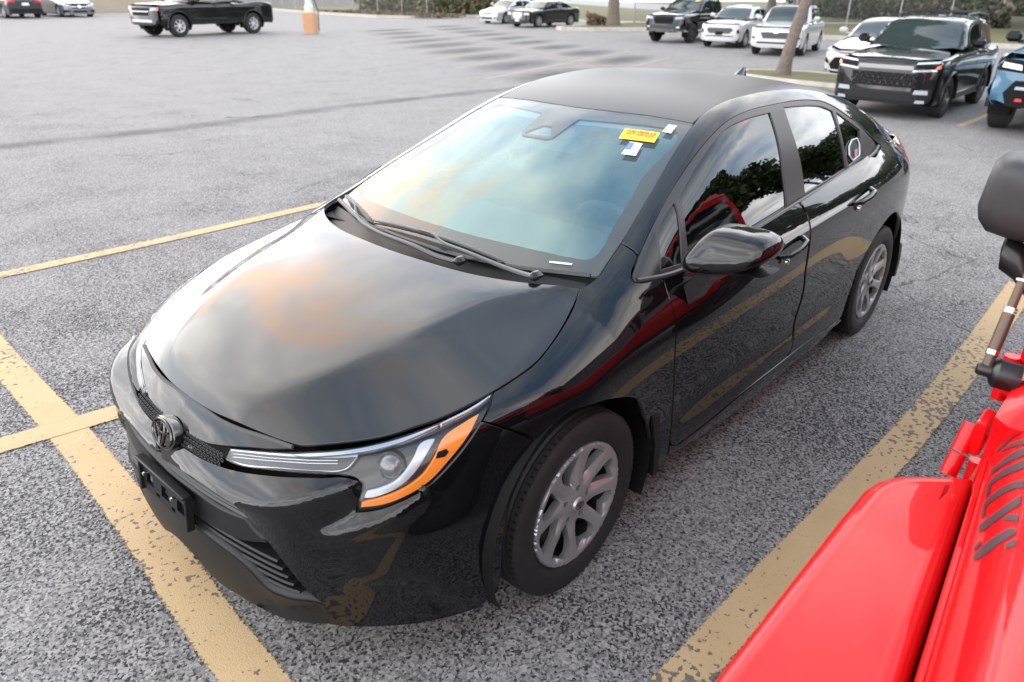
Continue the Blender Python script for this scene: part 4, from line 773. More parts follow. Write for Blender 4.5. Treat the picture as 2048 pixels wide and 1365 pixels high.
    # stickers on the glass
    def sticker(name, m, q, lev, F=F_up, dd=dT, par=root): return panel(name, m, par, F, q, dd, h=.03, loc=LOC, lev=lev, rim=0, smooth=False, bh=.02)[0]
    ys = sticker('yellow_sticker', mat('yellow_sticker', (.80, .52, .008), .5), [(-.950, .299, 1.28), (-.979, .440, 1.28), (-.915, .457, 1.25), (-.883, .317, 1.25)], .0006)
    def lettering(txt, m, P0, ux, uy, size, par, F, dd, lev, name):
        cu = bpy.data.curves.new(name, 'FONT'); cu.body = txt; cu.size = 1.; cu.align_x = 'CENTER'; cu.align_y = 'CENTER'; cu.offset = .035
        o = bpy.data.objects.new(name, cu); COL.objects.link(o); dg = bpy.context.evaluated_depsgraph_get(); me = bpy.data.meshes.new_from_object(o.evaluated_get(dg)); bpy.data.objects.remove(o)
        V = np.array([v.co[:] for v in me.vertices]); w = np.ptp(V[:, 0]); V = V*[size[0]/w, size[1], 1]
        P = np.asarray(P0)+V[:, :1]*np.asarray(ux)+V[:, 1:2]*np.asarray(uy); d_ = np.asarray(dd, float); d_ = d_/np.linalg.norm(d_)
        P, ok = cast(F, P-d_*.5, np.broadcast_to(d_, P.shape), 0, 1., 60, lev)
        for v, q in zip(me.vertices, P-LOC): v.co = q
        return link(name, me, m, par)
    a, b_, c_, d_ = [np.array(q) for q in [(-.950, .299, 1.28), (-.979, .440, 1.28), (-.915, .457, 1.25), (-.883, .317, 1.25)]]
    ux = (b_-a)/np.linalg.norm(b_-a); uy = (a-d_)/np.linalg.norm(a-d_); cen = (a+b_+c_+d_)/4; mr_ = mat('sticker_red_print', (.42, .02, .005), .5)
    lettering('THIS VEHICLE', mr_, cen+uy*.019, ux, uy, (.122, .022), ys, F_up, dT, .0014, 'sticker_text'); lettering('NOT FOR SALE', mr_, cen+uy*.001, ux, uy, (.112, .018), ys, F_up, dT, .0014, 'sticker_text')
    mo_ = mat('sticker_orange_print', (.72, .30, .02), .5)
    for k in (-.014, -.024): sticker('sticker_rule', mo_, [cen+uy*(k+.003)-ux*.055, cen+uy*(k+.003)+ux*.055, cen+uy*(k-.002)+ux*.055, cen+uy*(k-.002)-ux*.055], .0014, par=ys)
    fl = [np.array(q) for q in [(-.883, .369, 1.25), (-.892, .421, 1.25), (-.818, .442, 1.21), (-.805, .386, 1.21)]]; fs = sticker('flag_sticker', mat('sticker_white', (.62, .70, .74), .5), fl, .0006)
    P_ = lambda u, v: fl[0]*(1-u)*(1-v)+fl[1]*u*(1-v)+fl[2]*u*v+fl[3]*(1-u)*v
    sticker('flag_canton', mat('sticker_blue', (.10, .16, .42), .5), [P_(0, .05), P_(.42, .05), P_(.42, .62), P_(0, .62)], .0012, par=fs)
    for k in range(5): sticker('flag_stripe', mat('sticker_pale_blue', (.36, .44, .58), .5), [P_(.48 if k < 3 else .02, .12+k*.18), P_(.98, .12+k*.18), P_(.98, .17+k*.18), P_(.48 if k < 3 else .02, .17+k*.18)], .0012, par=fs)
    sticker('permit_sticker', mat('sticker_mint', (.55, .78, .74), .5), [(-1.042, .435, 1.3), (-1.051, .469, 1.3), (-.993, .478, 1.28), (-.990, .442, 1.28)], .0006)
    sticker('vin_window', mat('vin_plate', (.42, .56, .62), .3), [(-.254, .503, .962), (-.281, .578, .965), (-.273, .580, .961), (-.247, .508, .959)], .0006)
    qs = panel('club_sticker', mat('sticker_dark', (.02, .02, .024), .4), root, F_up, [(-2.408, .71, 1.117), (-2.419, .724, 1.088), (-2.378, .748, 1.043), (-2.27, .755, 1.035), (-2.239, .744, 1.062), (-2.262, .726, 1.097), (-2.331, .712, 1.12)], dU, h=.03, loc=LOC, lev=-.004, rim=0)[0]
    b = MB(); b.tube([tuple(np.array(q)-LOC+[0, .004, .003]) for q in [(-2.408, .71, 1.117), (-2.419, .724, 1.088), (-2.378, .748, 1.043), (-2.27, .755, 1.035), (-2.239, .744, 1.062), (-2.262, .726, 1.097), (-2.331, .712, 1.12), (-2.408, .71, 1.117)]], .004, 5); b.build('sticker_rim', mat('sticker_white', (.6, .6, .6)), qs)
    panel('sticker_patch', mat('sticker_pink', (.55, .22, .26), .5), qs, F_up, [(-2.385, .735, 1.075), (-2.35, .75, 1.045), (-2.31, .75, 1.045), (-2.33, .735, 1.075)], dU, h=.03, loc=LOC, lev=-.001, rim=0)
    # rubber seal in the gap in front of the hood
    sl = np.array(TR['hood']['p'])/1000.; hf = np.array(TR['nose_panel']['p'])/1000.
    nf = [q for q in hf[:6]]; b = MB(); pts = np.array([q+np.array([-.006, 0, -.001]) for q in nf]); pts = np.concatenate([pts[::-1], pts[1:]*[1, -1, 1]]); b.tube([tuple(q-LOC) for q in resample(pts, .03, False)], .0065, 6); b.build('hood_seal', mat('grey_rubber_seal', (.05, .05, .052), .6), root)
    # wipers
    def on_ws(x, y, up=0.):
        z = float(G_c(np.array([x]))[0]-G_k(np.array([x]))[0]*y*y); return Vector((x-LOC[0]+.45*up, y, z+.89*up))
    def wiper(piv, mid, hook, b0, b1):
        w = MB(); P = [Vector(piv)-Vector(LOC)]+[on_ws(*q) for q in mid]+[on_ws(*hook)]
        P2 = resample(np.array([tuple(q) for q in P]), .03, False); n = len(P2)
        w.tube([tuple(q) for q in P2], [.015-.010*min(1, i/(n*.85)) for i in range(n)], 8, flat=.55); a = w.build('wiper_arm', mat('wiper_black', (.02, .02, .021), .32), root)
        w = MB(); w.box(P[0]+Vector((.0, 0, .006)), (.05, .035, .03), bev=.012); w.build('wiper_pivot', M_satin, a)
        w = MB(); q = [on_ws(b0[0]+(b1[0]-b0[0])*t, b0[1]+(b1[1]-b0[1])*t, .018+.006*math.sin(t*math.pi)) for t in np.linspace(0, 1, 16)]
        w.tube(q, [.004]+[.0105]*14+[.004], 8, flat=.6); w.tube([p_-Vector((0.003, 0, .012)) for p_ in q], .003, 5); w.build('wiper_blade', mat('wiper_rubber', (.012, .012, .012), .4), a)
    wiper((-.135, .545, .958), [(-.150, .47, .030), (-.140, .24, .038), (-.150, .10, .034), (-.163, .06, .034)], (-.164, -.02, .034), (-.165, -.295), (-.172, .385))
    wiper((-.085, .255, .950), [(-.095, .14, .022), (-.100, .02, .026), (-.112, -.22, .032), (-.135, -.33, .036), (-.181, -.42, .034), (-.213, -.465, .034)], (-.239, -.515, .032), (-.281, -.63), (-.153, -.285))
    # mirrors
    def blob_(name, c, rad, rot, m, par, pw=2.6, cut=None, nu=28, nv=16):
        b = MB(); rows = []
        for i in range(nv+1):
            t = math.pi*(i/nv-.5); row = []
            for j in range(nu):
                a = 2*math.pi*j/nu; f = lambda s: math.copysign(abs(s)**(2/pw), s)
                p_ = Vector((rad[0]*f(math.cos(t))*f(math.cos(a)), rad[1]*f(math.cos(t))*f(math.sin(a)), rad[2]*f(math.sin(t))))
                if cut: p_ = cut(p_)
                row.append(tuple(rot@p_+Vector(c)))
            rows.append(row+[row[0]])
        b.grid(rows)
        return b.build(name, m, par, ang=50)
    s = 1
    out = [(.832, .983), (.852, 1.028), (.885, 1.078), (.905, 1.094), (.935, 1.100), (1.00, 1.099), (1.052, 1.094), (1.082, 1.082), (1.098, 1.060), (1.096, 1.036), (1.066, 1.000), (1.007, .972), (.922, .952), (.852, .950), (.834, .962)]
    out = resample(np.array([(0, a, b_) for a, b_ in out]), .012, True, True, 70)[:, 1:]; cen = np.array([.965, 1.022])
    def ring(x, k, kz=None, lean=0.):
        kz = k if kz is None else kz
        return [(x-.16*(a-cen[0])*k+lean*(b_-cen[1])*kz-LOC[0], cen[0]+(a-cen[0])*k, cen[1]+(b_-cen[1])*kz) for a, b_ in out]
    prof = [(-.675, .93, .90), (-.668, .975, .96), (-.655, .995, .985), (-.625, 1.0, 1.0), (-.595, .995, .99), (-.572, .975, .965), (-.556, .945, .92), (-.546, .90, .86), (-.540, .84, .78), (-.535, .72, .62), (-.532, .5, .4), (-.531, .2, .15)]
    b = MB(); b.loft([ring(x+.0, k, kz, -.25) for x, k, kz in prof]); mi = b.build('door_mirror', M_paint, root, ang=70)
    b = MB(); lo = lambda q: [(x, y, min(z, .985+(.965-y)*.06)) for x, y, z in q]
    b.loft([lo(ring(x+.002, k*1.004, kz*1.012, -.25)) for x, k, kz in prof[:8]]); b.build('mirror_lower_trim', M_satin, mi, ang=50)
    b = MB(); b.loft([[(-.560-LOC[0], .90, .972), (-.560-LOC[0], .945, .966), (-.645-LOC[0], .945, .966), (-.645-LOC[0], .90, .972)], [(-.552-LOC[0], .872, .93), (-.552-LOC[0], .905, .90), (-.645-LOC[0], .905, .90), (-.645-LOC[0], .872, .93)], [(-.530-LOC[0], .852, .90), (-.540-LOC[0], .872, .835), (-.640-LOC[0], .872, .835), (-.648-LOC[0], .852, .90)]]); b.build('mirror_arm', M_paint, mi, ang=60)
    b = MB(); q = ring(-.6765, .86, .82, -.25); b.add(q, [tuple(range(len(q)))]); b.build('mirror_glass', M_chrome, mi, smooth=False)
    # handles
    for nm, hx, hz, dz in (('front', -1.335, .845, .030), ('rear', -2.135, .905, .030)):
        for s in (1, -1):
            y = float(f_side(np.array([hx]), np.array([hz]))[0])+.012; b = MB()
            pts = [(hx+.105-LOC[0], (y-.012)*s, hz-.016), (hx+.075-LOC[0], (y+.020)*s, hz-.010), (hx-LOC[0], (y+.030)*s, hz+.002), (hx-.075-LOC[0], (y+.022)*s, hz+.014), (hx-.105-LOC[0], (y-.012)*s, hz+.020)]
            q = resample(np.array(pts), .02, False); b.tube([tuple(p_) for p_ in q], .0135, 8, flat=.8); ho = b.build('door_handle', M_paint, root)
            b = MB(); b.lathe([(.001, .010), (.012, .008), (.014, 0)], 14, (hx+.06-LOC[0], (y+.004)*s, hz-.040)); b.build('key_cylinder', M_chrome, ho)
    # mudflaps and arch liners
    for s in (1, -1):
        for (fx, z0, z1) in ((-.395, .205, .47), (-3.075, .235, .46)):
            b = MB(); b.loft([[(fx-LOC[0]+.012, .872*s, z1), (fx-LOC[0]-.030, .876*s, z1-.02), (fx-LOC[0]-.035, .72*s, z1-.02), (fx-LOC[0], .72*s, z1)], [(fx-LOC[0]-.018, .878*s, (z0+z1)/2), (fx-LOC[0]-.052, .880*s, (z0+z1)/2), (fx-LOC[0]-.055, .70*s, (z0+z1)/2), (fx-LOC[0]-.022, .70*s, (z0+z1)/2)], [(fx-LOC[0]-.030, .876*s, z0), (fx-LOC[0]-.056, .878*s, z0), (fx-LOC[0]-.060, .70*s, z0), (fx-LOC[0]-.034, .70*s, z0)]]); b.build('mudflap', M_plast, root, ang=30)
        for hx in (0., -2.70):
            b = MB(); A = np.radians(np.linspace(-25, 205, 24)); b.grid([[(hx-LOC[0]+.405*math.cos(a), y*s, .318+.405*math.sin(a)) for a in A] for y in (.50, .66, .80, .868)]); b.grid([[(hx-LOC[0]+r*math.cos(a), .50*s, .318+r*math.sin(a)) for a in A] for r in (.405, .01)]); b.build('wheel_arch_liner', M_dark, root)
    # wheels
    for hx, st in ((0., 0.), (-2.70, .3)):
        for s in (1, -1):
            c = (hx-LOC[0], .7655*s, .3115); ty, rim = wheel_parts(root, c, s)
            cv = wheel_cover(root, (hx-LOC[0], (.7655+.095)*s, .3115), s, st+.12, M_cover)
            b = MB(); b.lathe([(.001, .003), (.024, .002), (.027, -.006)], 24); b.v = [(x, y*s, z) for x, y, z in b.v]; hb = b.build('hub_cap', M_cover, cv)
            b = MB()
            for rx, ry, cx, cz in ((.019, .0125, 0, 0), (.011, .0045, 0, .005), (.0042, .011, 0, -.001)): b.tube([(cx+rx*math.cos(t), .004*s, cz+ry*math.sin(t)) for t in np.linspace(0, 2*math.pi, 25)], .0012, 4, cap=False)
            b.build('hub_emblem', M_smoke, hb)
            b = MB(); b.lathe([(.001, -.03), (.13, -.03), (.13, -.05), (.001, -.05)], 32); o = b.build('brake_disc', M_steel, root); o.location = c
    # underside and interior
    b = MB(); b.box((-1.35-LOC[0], 0, .235), (2.9, 1.30, .05)); b.box((.30-LOC[0], 0, .42), (.66, .90, .42)); b.box((-3.15-LOC[0], 0, .45), (.7, 1.0, .40)); b.box((.40-LOC[0], 0, .215), (.60, .9, .03)); b.build('underbody', M_dark, root)
    b = MB(); rows = []
    for x, z in ((-.16, .93), (-.35, .955), (-.62, .965), (-.72, .945), (-.76, .86), (-.74, .60)): rows.append([(x-LOC[0]-.05*abs(y)**2, y, z-.05*y*y) for y in np.linspace(-.68, .68, 15)])
    b.grid(rows); b.build('dashboard', mat('dashboard_vinyl', (.030, .031, .033), .75), root)
    b = MB(); c = Vector((-.83-LOC[0], .37, .88)); t = Vector((-.86, 0, .5)).normalized(); v = Vector((0, 1, 0)); u = v.cross(t)
    b.tube([c+.185*(math.cos(a)*v+math.sin(a)*u) for a in np.linspace(0, 2*math.pi, 41)], .016, 8, cap=False); b.box(c-t*.01, (.04, .15, .12), bev=.02); b.box(c, (.02, .34, .035), bev=.008); b.build('steering_wheel', M_int, root)
    for y in (.37, -.37):
        b = MB(); b.box((-1.42-LOC[0], y, .86), (.16, .50, .62), bev=.06, rot=Matrix.Rotation(R(-14), 3, 'Y')); b.box((-1.15-LOC[0], y, .52), (.50, .50, .16), bev=.05); b.box((-1.53-LOC[0], y, 1.20), (.09, .26, .16), bev=.04, rot=Matrix.Rotation(R(-10), 3, 'Y')); b.build('front_seat', M_seat, root)
    b = MB(); b.box((-2.35-LOC[0], 0, .83), (.18, 1.25, .60), bev=.06, rot=Matrix.Rotation(R(-20), 3, 'Y')); b.box((-2.1-LOC[0], 0, .5), (.5, 1.25, .16), bev=.05); b.build('rear_seat', M_seat, root)
    b = MB(); b.box((-.885-LOC[0], .0, 1.195), (.025, .24, .065), bev=.012, rot=Matrix.Rotation(R(-10), 3, 'Y')); b.build('rear_view_mirror', M_satin, root)
    # fin antenna
    b = MB(); L = []
    for t in np.linspace(0, 1, 8):
        z = t*.062; L.append([(-2.47-.07*t+.085*(1-t)**1.4*math.cos(a)+.02*math.cos(a)-LOC[0], (.028*(1-t)**.8+.004)*math.sin(a), 1.336+z) for a in np.linspace(0, 2*math.pi, 17)[:-1]])
    b.loft(L); b.build('antenna_fin', M_paint, root)
    return root, LOC
MIR = (-.62, .975, .985)
CAR, CLOC = sedan()
# ---------------------------------------------------------------- the red off-road car on the right
JY = 2.63
M_win0 = mat('dark_side_glass', (.012, .014, .015), .06, coat=1., spec=.6)
def j_hw(x): return .786-.089*(x-.12)
def F_hood(P):
    x, y, z = P[:, 0], np.abs(P[:, 1]-JY), P[:, 2]
    return smax(z-(1.205-.10*(y/.75)**2.2-.02*np.clip(x-.5, 0, 2)**2), y-j_hw(x)+.16*(z-.97), .10)
DECAL = [[(60,1848,1019),(47,1851,1030),(41,1860,1051),(29,1871,1070),(15,1884,1086),(42,1888,1088),(48,1874,1072),(62,1864,1056),(67,1856,1039),(72,1852,1028)],[(95,1851,1019),(90,1852,1025),(78,1860,1046),(67,1869,1063),(63,1876,1074),(57,1890,1089),(88,1894,1092),(90,1880,1076),(96,1868,1058),(105,1860,1043),(107,1855,1028)],[(121,1858,1032),(119,1866,1052),(124,1877,1070),(129,1886,1080),(137,1902,1095),(165,1906,1097),(153,1889,1082),(143,1878,1068),(133,1867,1052)],[(195,1862,1027),(173,1859,1023),(173,1867,1046),(168,1877,1065),(166,1891,1083),(164,1905,1097),(200,1911,1100),(199,1896,1086),(200,1884,1071),(199,1871,1050)],[(281,1871,1031),(235,1865,1027),(223,1865,1028),(219,1874,1053),(220,1887,1073),(216,1899,1088),(212,1912,1100),(246,1917,1103),(249,1904,1090),(250,1890,1075),(248,1879,1057),(246,1870,1038),(281,1873,1039)],[(354,1878,1035),(301,1872,1031),(298,1873,1033),(291,1882,1057),(290,1895,1077),(291,1909,1093),(319,1914,1096),(314,1900,1082),(318,1888,1063),(319,1877,1041),(352,1881,1044)],[(400,1884,1040),(374,1880,1037),(372,1893,1065),(360,1904,1082),(342,1915,1096),(372,1919,1097),(385,1909,1086),(399,1899,1071),(407,1891,1056)],[(404,1905,1080),(395,1911,1087),(403,1922,1098),(425,1925,1100)],[(481,1893,1046),(468,1891,1044),(458,1897,1059),(448,1906,1076),(439,1917,1090),(439,1921,1095),(445,1926,1100),(454,1928,1101),(461,1925,1097),(473,1915,1086),(487,1907,1073),(491,1899,1059)],[(456,1889,1043),(438,1887,1041),(433,1892,1053),(448,1894,1055)],[(492,1923,1093),(479,1921,1093),(470,1931,1102),(492,1933,1103)]]
def jeep():
    LOC = Vector((-.8, JY, 0)); L = lambda *q: tuple(Vector(q)-LOC)
    root = thing('red_offroader', 'bright red off road car with black lettering on its bonnet at the right edge', 'car', tuple(LOC))
    gl = M_red; bl = M_plast
    # bonnet
    rows = []
    for x in np.linspace(-.03, 1.24, 60):
        th = np.radians(np.linspace(-74, 74, 91)); O = np.tile([x, JY, .62], (91, 1)); D = np.stack([0*th, np.sin(th)*1.0, np.cos(th)], 1); D[:, 1] *= 1.25
        # rays from the outside inwards
        P, ok = cast(F_hood, O+D*1.6, -D, 0, 1.6, 60); rows.append([L(*q) for q in P])
    b = MB(); b.grid(rows); hood = b.build('bonnet', gl, root, ang=40)
    b = MB()
    b.tube([L(x, JY-j_hw(x)-.001, .985) for x in np.linspace(-.03, 1.22, 20)], .0055, 6); b.build('bonnet_edge', gl, hood)
    b = MB(); b.tube([L(x, JY+j_hw(x)+.001, .985) for x in np.linspace(-.03, 1.22, 20)], .0055, 6); b.build('bonnet_edge', gl, hood)
    for k, q in enumerate(DECAL):
        panel('bonnet_lettering', mat('decal_black', (.045, .026, .032), .42), hood, F_hood, np.array(q)/1000., (-.15, .72, -.68), h=.02, lev=.0012, loc=tuple(LOC), rim=0, back=.5, cang=30)
    # wings
    def inset(poly, d):
        P = np.array(poly); n = len(P); out = []
        for i in range(n):
            a, b_ = P[i]-P[i-1], P[(i+1) % n]-P[i]; na = np.array([-a[1], a[0]])/np.linalg.norm(a); nb = np.array([-b_[1], b_[0]])/np.linalg.norm(b_); m = na+nb; m /= max(m@na, .3)*np.linalg.norm(m)/np.linalg.norm(m) if False else 1.; m = m/np.linalg.norm(m); out.append(P[i]+m*d/max(m@na, .4))
        return out
    top = [(.118, 1.836), (.150, 1.792), (.180, 1.752), (.205, 1.722), (.240, 1.702), (.285, 1.692), (.40, 1.689), (.60, 1.688), (.85, 1.688), (1.05, 1.692), (1.12, 1.70), (1.15, 1.72), (1.165, 1.78), (1.17, 1.925), (.90, 1.905), (.66, 1.880), (.40, 1.858), (.25, 1.845)]
    for s in (1, -1):
        mk = lambda q, z: [L(x, JY+(y-JY)*s, z+.008*(y-1.69)/.15) for x, y in q]
        rings = [mk(inset(top, .0), .885), mk(inset(top, -.002), .93), mk(top, .945), mk(inset(top, .004), .958), mk(inset(top, .012), .966), mk(inset(top, .024), .9695), mk(inset(top, .032), .9690), mk(inset(top, .040), .9690)]
        b = MB(); b.loft(rings); w = b.build('wing', gl, root, ang=50)
        b = MB(); P = [(.21, 1.745), (.235, 1.725), (.29, 1.712), (.6, 1.708), (1.05, 1.712), (1.13, 1.74)]
        b.tube([L(x, JY+(y-JY)*s, .890) for x, y in P], .022, 6); b.build('wing_trim', bl, w)
    # body
    def bx(name, c, d, m, par=root, bev=.02, rot=None):
        b = MB(); b.box(L(*c), d, bev=bev, rot=rot); return b.build(name, m, par)
    bx('body_tub', (-1.44, JY, .83), (3.06, 1.60, .56), gl, bev=.035)
    bx('engine_bay', (.62, JY, .80), (1.14, 1.42, .42), M_dark)
    bx('cowl', (-.10, JY, 1.075), (.30, 1.545, .12), gl, bev=.03)
    bx('chassis', (-.8, JY, .50), (3.7, 1.0, .14), M_dark)
    for s in (1, -1):
        y = lambda v: JY+s*v
        for nm, x0, x1 in (('front_door', -.37, -1.27), ('rear_door', -1.30, -2.08)):
            d = bx(nm, ((x0+x1)/2, y(.808), .86), (x0-x1, .035, .50), gl, bev=.014)
            fr = MB(); P = [L(x0-.02, y(.80), 1.10), L(x0-.06 if nm == 'rear_door' else x0-.30, y(.735), 1.63), L(x1+.03, y(.735), 1.66), L(x1+.02, y(.80), 1.10)]
            fr.tube(P, .026, 6); fr.build('door_frame', M_satin, d)
            g = MB(); g.add([tuple(Vector(q)+Vector((0, .004*s, 0))) for q in P], [(0, 1, 2, 3)]); g.build('door_glass', M_tint, d, smooth=False)
            h = MB(); h.box(L(x1+.12, y(.838), 1.00), (.16, .03, .032), bev=.01); h.build('door_handle', M_satin, d)
            for z in (.70, .985):
                h = MB(); h.lathe([(.001, -.055), (.017, -.055), (.017, .055), (.001, .055)], 14, L(x0+.035, y(.836), z), 'Z'); h.box(L(x0-.005, y(.826), z), (.085, .012, .07), bev=.004); h.box(L(x0+.05, y(.815), z), (.05, .04, .06), bev=.006); h.build('door_hinge', gl, d)
        rm = MB(); rm.box(L(-2.35, y(.86), .93), (.98, .16, .05), bev=.02); rm.box(L(-1.93, y(.86), .82), (.10, .16, .24), bev=.02); rm.box(L(-2.80, y(.86), .82), (.10, .16, .24), bev=.02); rm.build('rear_wing', gl, root)
        st = MB(); st.tube([L(.05, y(.83), .50), L(-1.85, y(.83), .50)], .04, 8); st.build('side_step', bl, root)
    hg = MB(); c = Vector(L(.045, 1.792, .975)); ax = Vector((-.45, .10, 1)).normalized()
    hg.tube([c-ax*.055, c-ax*.008], .0155, 14); hg.tube([c-ax*.004, c+ax*.055], .0165, 14); hg.box(c+Vector((-.03, .022, .035)), (.07, .02, .075), bev=.004); hg.build('cowl_hinge', gl, root)
    # windscreen and hard top
    ws = [L(-.02, JY-.73, 1.13), L(-.40, JY-.66, 1.68), L(-.40, JY+.66, 1.68), L(-.02, JY+.73, 1.13)]
    b = MB(); b.tube(ws+[ws[0]], .045, 8); b.build('windscreen_frame', gl, root)
    b = MB(); b.add(ws, [(0, 1, 2, 3)]); b.build('windscreen', M_tint, root, smooth=False)
    b = MB(); T = lambda x, w, z: [L(x, JY-w, z), L(x, JY-w*.6, z+.05), L(x, JY+w*.6, z+.05), L(x, JY+w, z)]
    b.loft([T(-.40, .70, 1.70)+[L(-.40, JY+.72, 1.66), L(-.40, JY-.72, 1.66)], T(-1.3, .73, 1.77)+[L(-1.3, JY+.75, 1.67), L(-1.3, JY-.75, 1.67)], T(-2.9, .72, 1.76)+[L(-2.9, JY+.74, 1.67), L(-2.9, JY-.74, 1.67)]]); b.build('hard_top', gl, root)
    for s in (1, -1): bx('quarter_panel', (-2.52, JY+.735*s, 1.40), (.86, .05, .60), gl, bev=.02); bx('quarter_window', (-2.5, JY+.765*s, 1.40), (.66, .02, .40), M_win0, bev=.008)
    bx('tailgate', (-2.96, JY, 1.05), (.05, 1.5, .95), gl, bev=.02)
    # front
    g = bx('grille_panel', (1.25, JY, .93), (.07, 1.36, .50), gl, bev=.03)
    for k in range(7):
        b = MB(); b.box(L(1.287, JY+(k-3)*.088, .95), (.012, .052, .34), bev=.005); b.build('grille_slot', M_dark, g)
    for s in (1, -1):
        b = MB(); b.lathe([(.001, .03), (.06, .026), (.088, .010), (.092, 0)], 24, L(1.288, JY+.46*s, .985), 'X'); b.build('headlight', mat('jeep_lamp', (.5, .5, .5), .08, metal=.6, coat=1.), g)
    bx('front_bumper', (1.42, JY, .62), (.20, 1.66, .17), bl, bev=.03)
    # mirror: flat-backed housing on a bent arm, passenger side detailed
    for s in (1, -1):
        out = [(1.648, 1.345), (1.640, 1.375), (1.646, 1.44), (1.650, 1.470), (1.662, 1.484), (1.69, 1.488), (1.80, 1.480), (1.845, 1.470), (1.856, 1.44), (1.850, 1.36), (1.835, 1.325), (1.80, 1.310), (1.72, 1.312), (1.668, 1.322)]
        cen = np.array([1.75, 1.40]); sh = .012
        def ring(x, k): return [L(x, JY+(cen[0]+(a-cen[0])*k+(.0)-JY)*s, cen[1]+(b_-cen[1])*k-sh) for a, b_ in out]
        b = MB(); b.loft([ring(-.405, .97), ring(-.395, 1.0), ring(-.36, 1.0), ring(-.325, .975), ring(-.30, .92), ring(-.285, .82), ring(-.278, .6), ring(-.276, .3)]); m_ = b.build('door_mirror', mat('mirror_black_plastic', (.022, .021, .022), .42, bump=(700, .2)), root, ang=60)
        b = MB(); b.loft([[L(-.33+.04*math.cos(a)*k, JY+(y_-JY)*s, z_+.040*math.sin(a)*k) for a in np.linspace(0, 2*math.pi, 13)[:-1]] for y_, z_, k in ((1.712, 1.285, .5), (1.718, 1.272, 1.), (1.75, 1.255, 1.), (1.80, 1.20, .9), (1.84, 1.10, .8))]); b.build('mirror_arm', M_satin, m_, ang=60)
        b = MB(); b.add(ring(-.4055, .9), [tuple(range(len(out)))]); b.build('mirror_glass', M_chrome, m_, smooth=False)
    # aerial
    c = Vector(L(-.085, 1.795, 1.095)); b = MB(); ax = Vector((.25, -1, .1)).normalized()
    u = ax.cross(Vector((0, 0, 1))).normalized(); v = u.cross(ax)
    rg = lambda h, r: [c+ax*h+u*r*math.cos(t)+v*r*math.sin(t) for t in np.linspace(0, 2*math.pi, 17)[:-1]]
    b.loft([rg(-.04, .030), rg(.0, .030), rg(.006, .024), rg(.010, .014), rg(.030, .013), rg(.034, .010)]); b.build('aerial_base', M_satin, root)
    a0 = c+ax*.018; d = Vector((-.36, .03, .93)).normalized(); b = MB(); b.tube([a0, a0+d*.03], .010, 10); b.tube([a0+d*.03, a0+d*.12], .0115, 12); b.tube([a0+d*.13, a0+d*.19], .0085, 10); b.tube([a0+d*.19, a0+d*.9], .003, 6); ae = b.build('aerial', mat('aerial_bronze', (.10, .07, .055), .4, metal=.6), root)
    b = MB()
    for k in (.034, .039, .122, .128, .186): b.tube([a0+d*k, a0+d*(k+.0035)], .0125, 12)
    b.build('aerial_ring', M_chrome, ae)
    for x in (.66, -2.345):
        for s in (1, -1):
            ty, rim = wheel_parts(root, L(x, JY+.79*s, .405), s, .405, .265, .225, detail=False)
            b = MB(); b.lathe([(.215, .10), (.20, .06), (.09, .085), (.08, .10), (.001, .10)], 28); b.v = [(p, q*s, r) for p, q, r in b.v]; o = b.build('alloy_wheel', mat('dark_alloy', (.03, .03, .031), .3, metal=.7), rim)
    return root
JEEP = jeep()
# ---------------------------------------------------------------- other vehicles in the lot
M_win = mat('dark_window', (.012, .014, .015), .06, coat=1., spec=.6)
M_wind = mat('windscreen_tint', (.030, .042, .042), .05, coat=.4, spec=.5)
M_lampw = mat('clear_lamp', (.55, .57, .60), .12, coat=1., metal=.4)
M_alloy = mat('silver_alloy', (.52, .52, .54), .3, metal=.6)
M_black_alloy = mat('black_alloy', (.015, .015, .016), .3, coat=.6)
M_tyre_far = mat('plain_tyre', (.018, .017, .017), .7)
M_redlamp = mat('red_lamp', (.55, .012, .012), .2, coat=1.)
PROTO_W = {}
def far_wheel(root, c, side, r, w, rr, am, n=10):
    key = (r, w, rr, am.name, n, side)
    if key not in PROTO_W:
        t = MB(); w2 = w/2
        t.lathe([(rr*.96, -w2*.8*side), (r*.86, -w2*side), (r*.985, -w2*.85*side), (r, -w2*.5*side), (r, w2*.5*side), (r*.985, w2*.85*side), (r*.86, w2*side), (rr, w2*.86*side)], 30)
        tm = t.mesh('tyre', ang=50)
        a = MB(); a.lathe([(rr, side*w2*.86), (rr*.95, side*w2*.84), (rr*.92, side*w2*.55), (rr*.86, side*w2*.2)], 30); a.lathe([(.001, side*w2*.74), (rr*.2, side*w2*.74), (rr*.26, side*w2*.62)], 16)
        for k in range(n):
            t_ = 2*math.pi*k/n; m = Matrix.Rotation(-t_, 3, 'Y'); a.box(m@Vector((rr*.58, side*w2*.68, 0)), (rr*.80, w2*.12, rr*.17), rot=m)
        a_m = a.mesh('alloy_wheel', ang=30)
        d = MB(); d.lathe([(.001, side*w2*.25), (rr*.86, side*w2*.2)], 20); dm = d.mesh('brake_disc')
        for q, m_ in ((tm, M_tyre_far), (a_m, am), (dm, M_steel)): q.materials.append(m_)
        PROTO_W[key] = (tm, a_m, dm)
    tm, a_m, dm = PROTO_W[key]
    o = link('tyre', tm, None, root); o.location = c; q = link('alloy_wheel', a_m, None, o); link('brake_disc', dm, None, q)
def arch_line(x0, x1, zb, wheels, ra, zc):
    """lower edge of the body side between x0 and x1 (x0 > x1) with the wheel arches"""
    out = []; n = max(2, int(abs(x0-x1)/.06))
    for x in np.linspace(x0, x1, n+1):
        z = zb
        for wx in wheels:
            if abs(x-wx) < ra: z = max(z, zc+math.sqrt(max(ra*ra-(x-wx)**2, 0)))
        out.append((x, z))
    return out
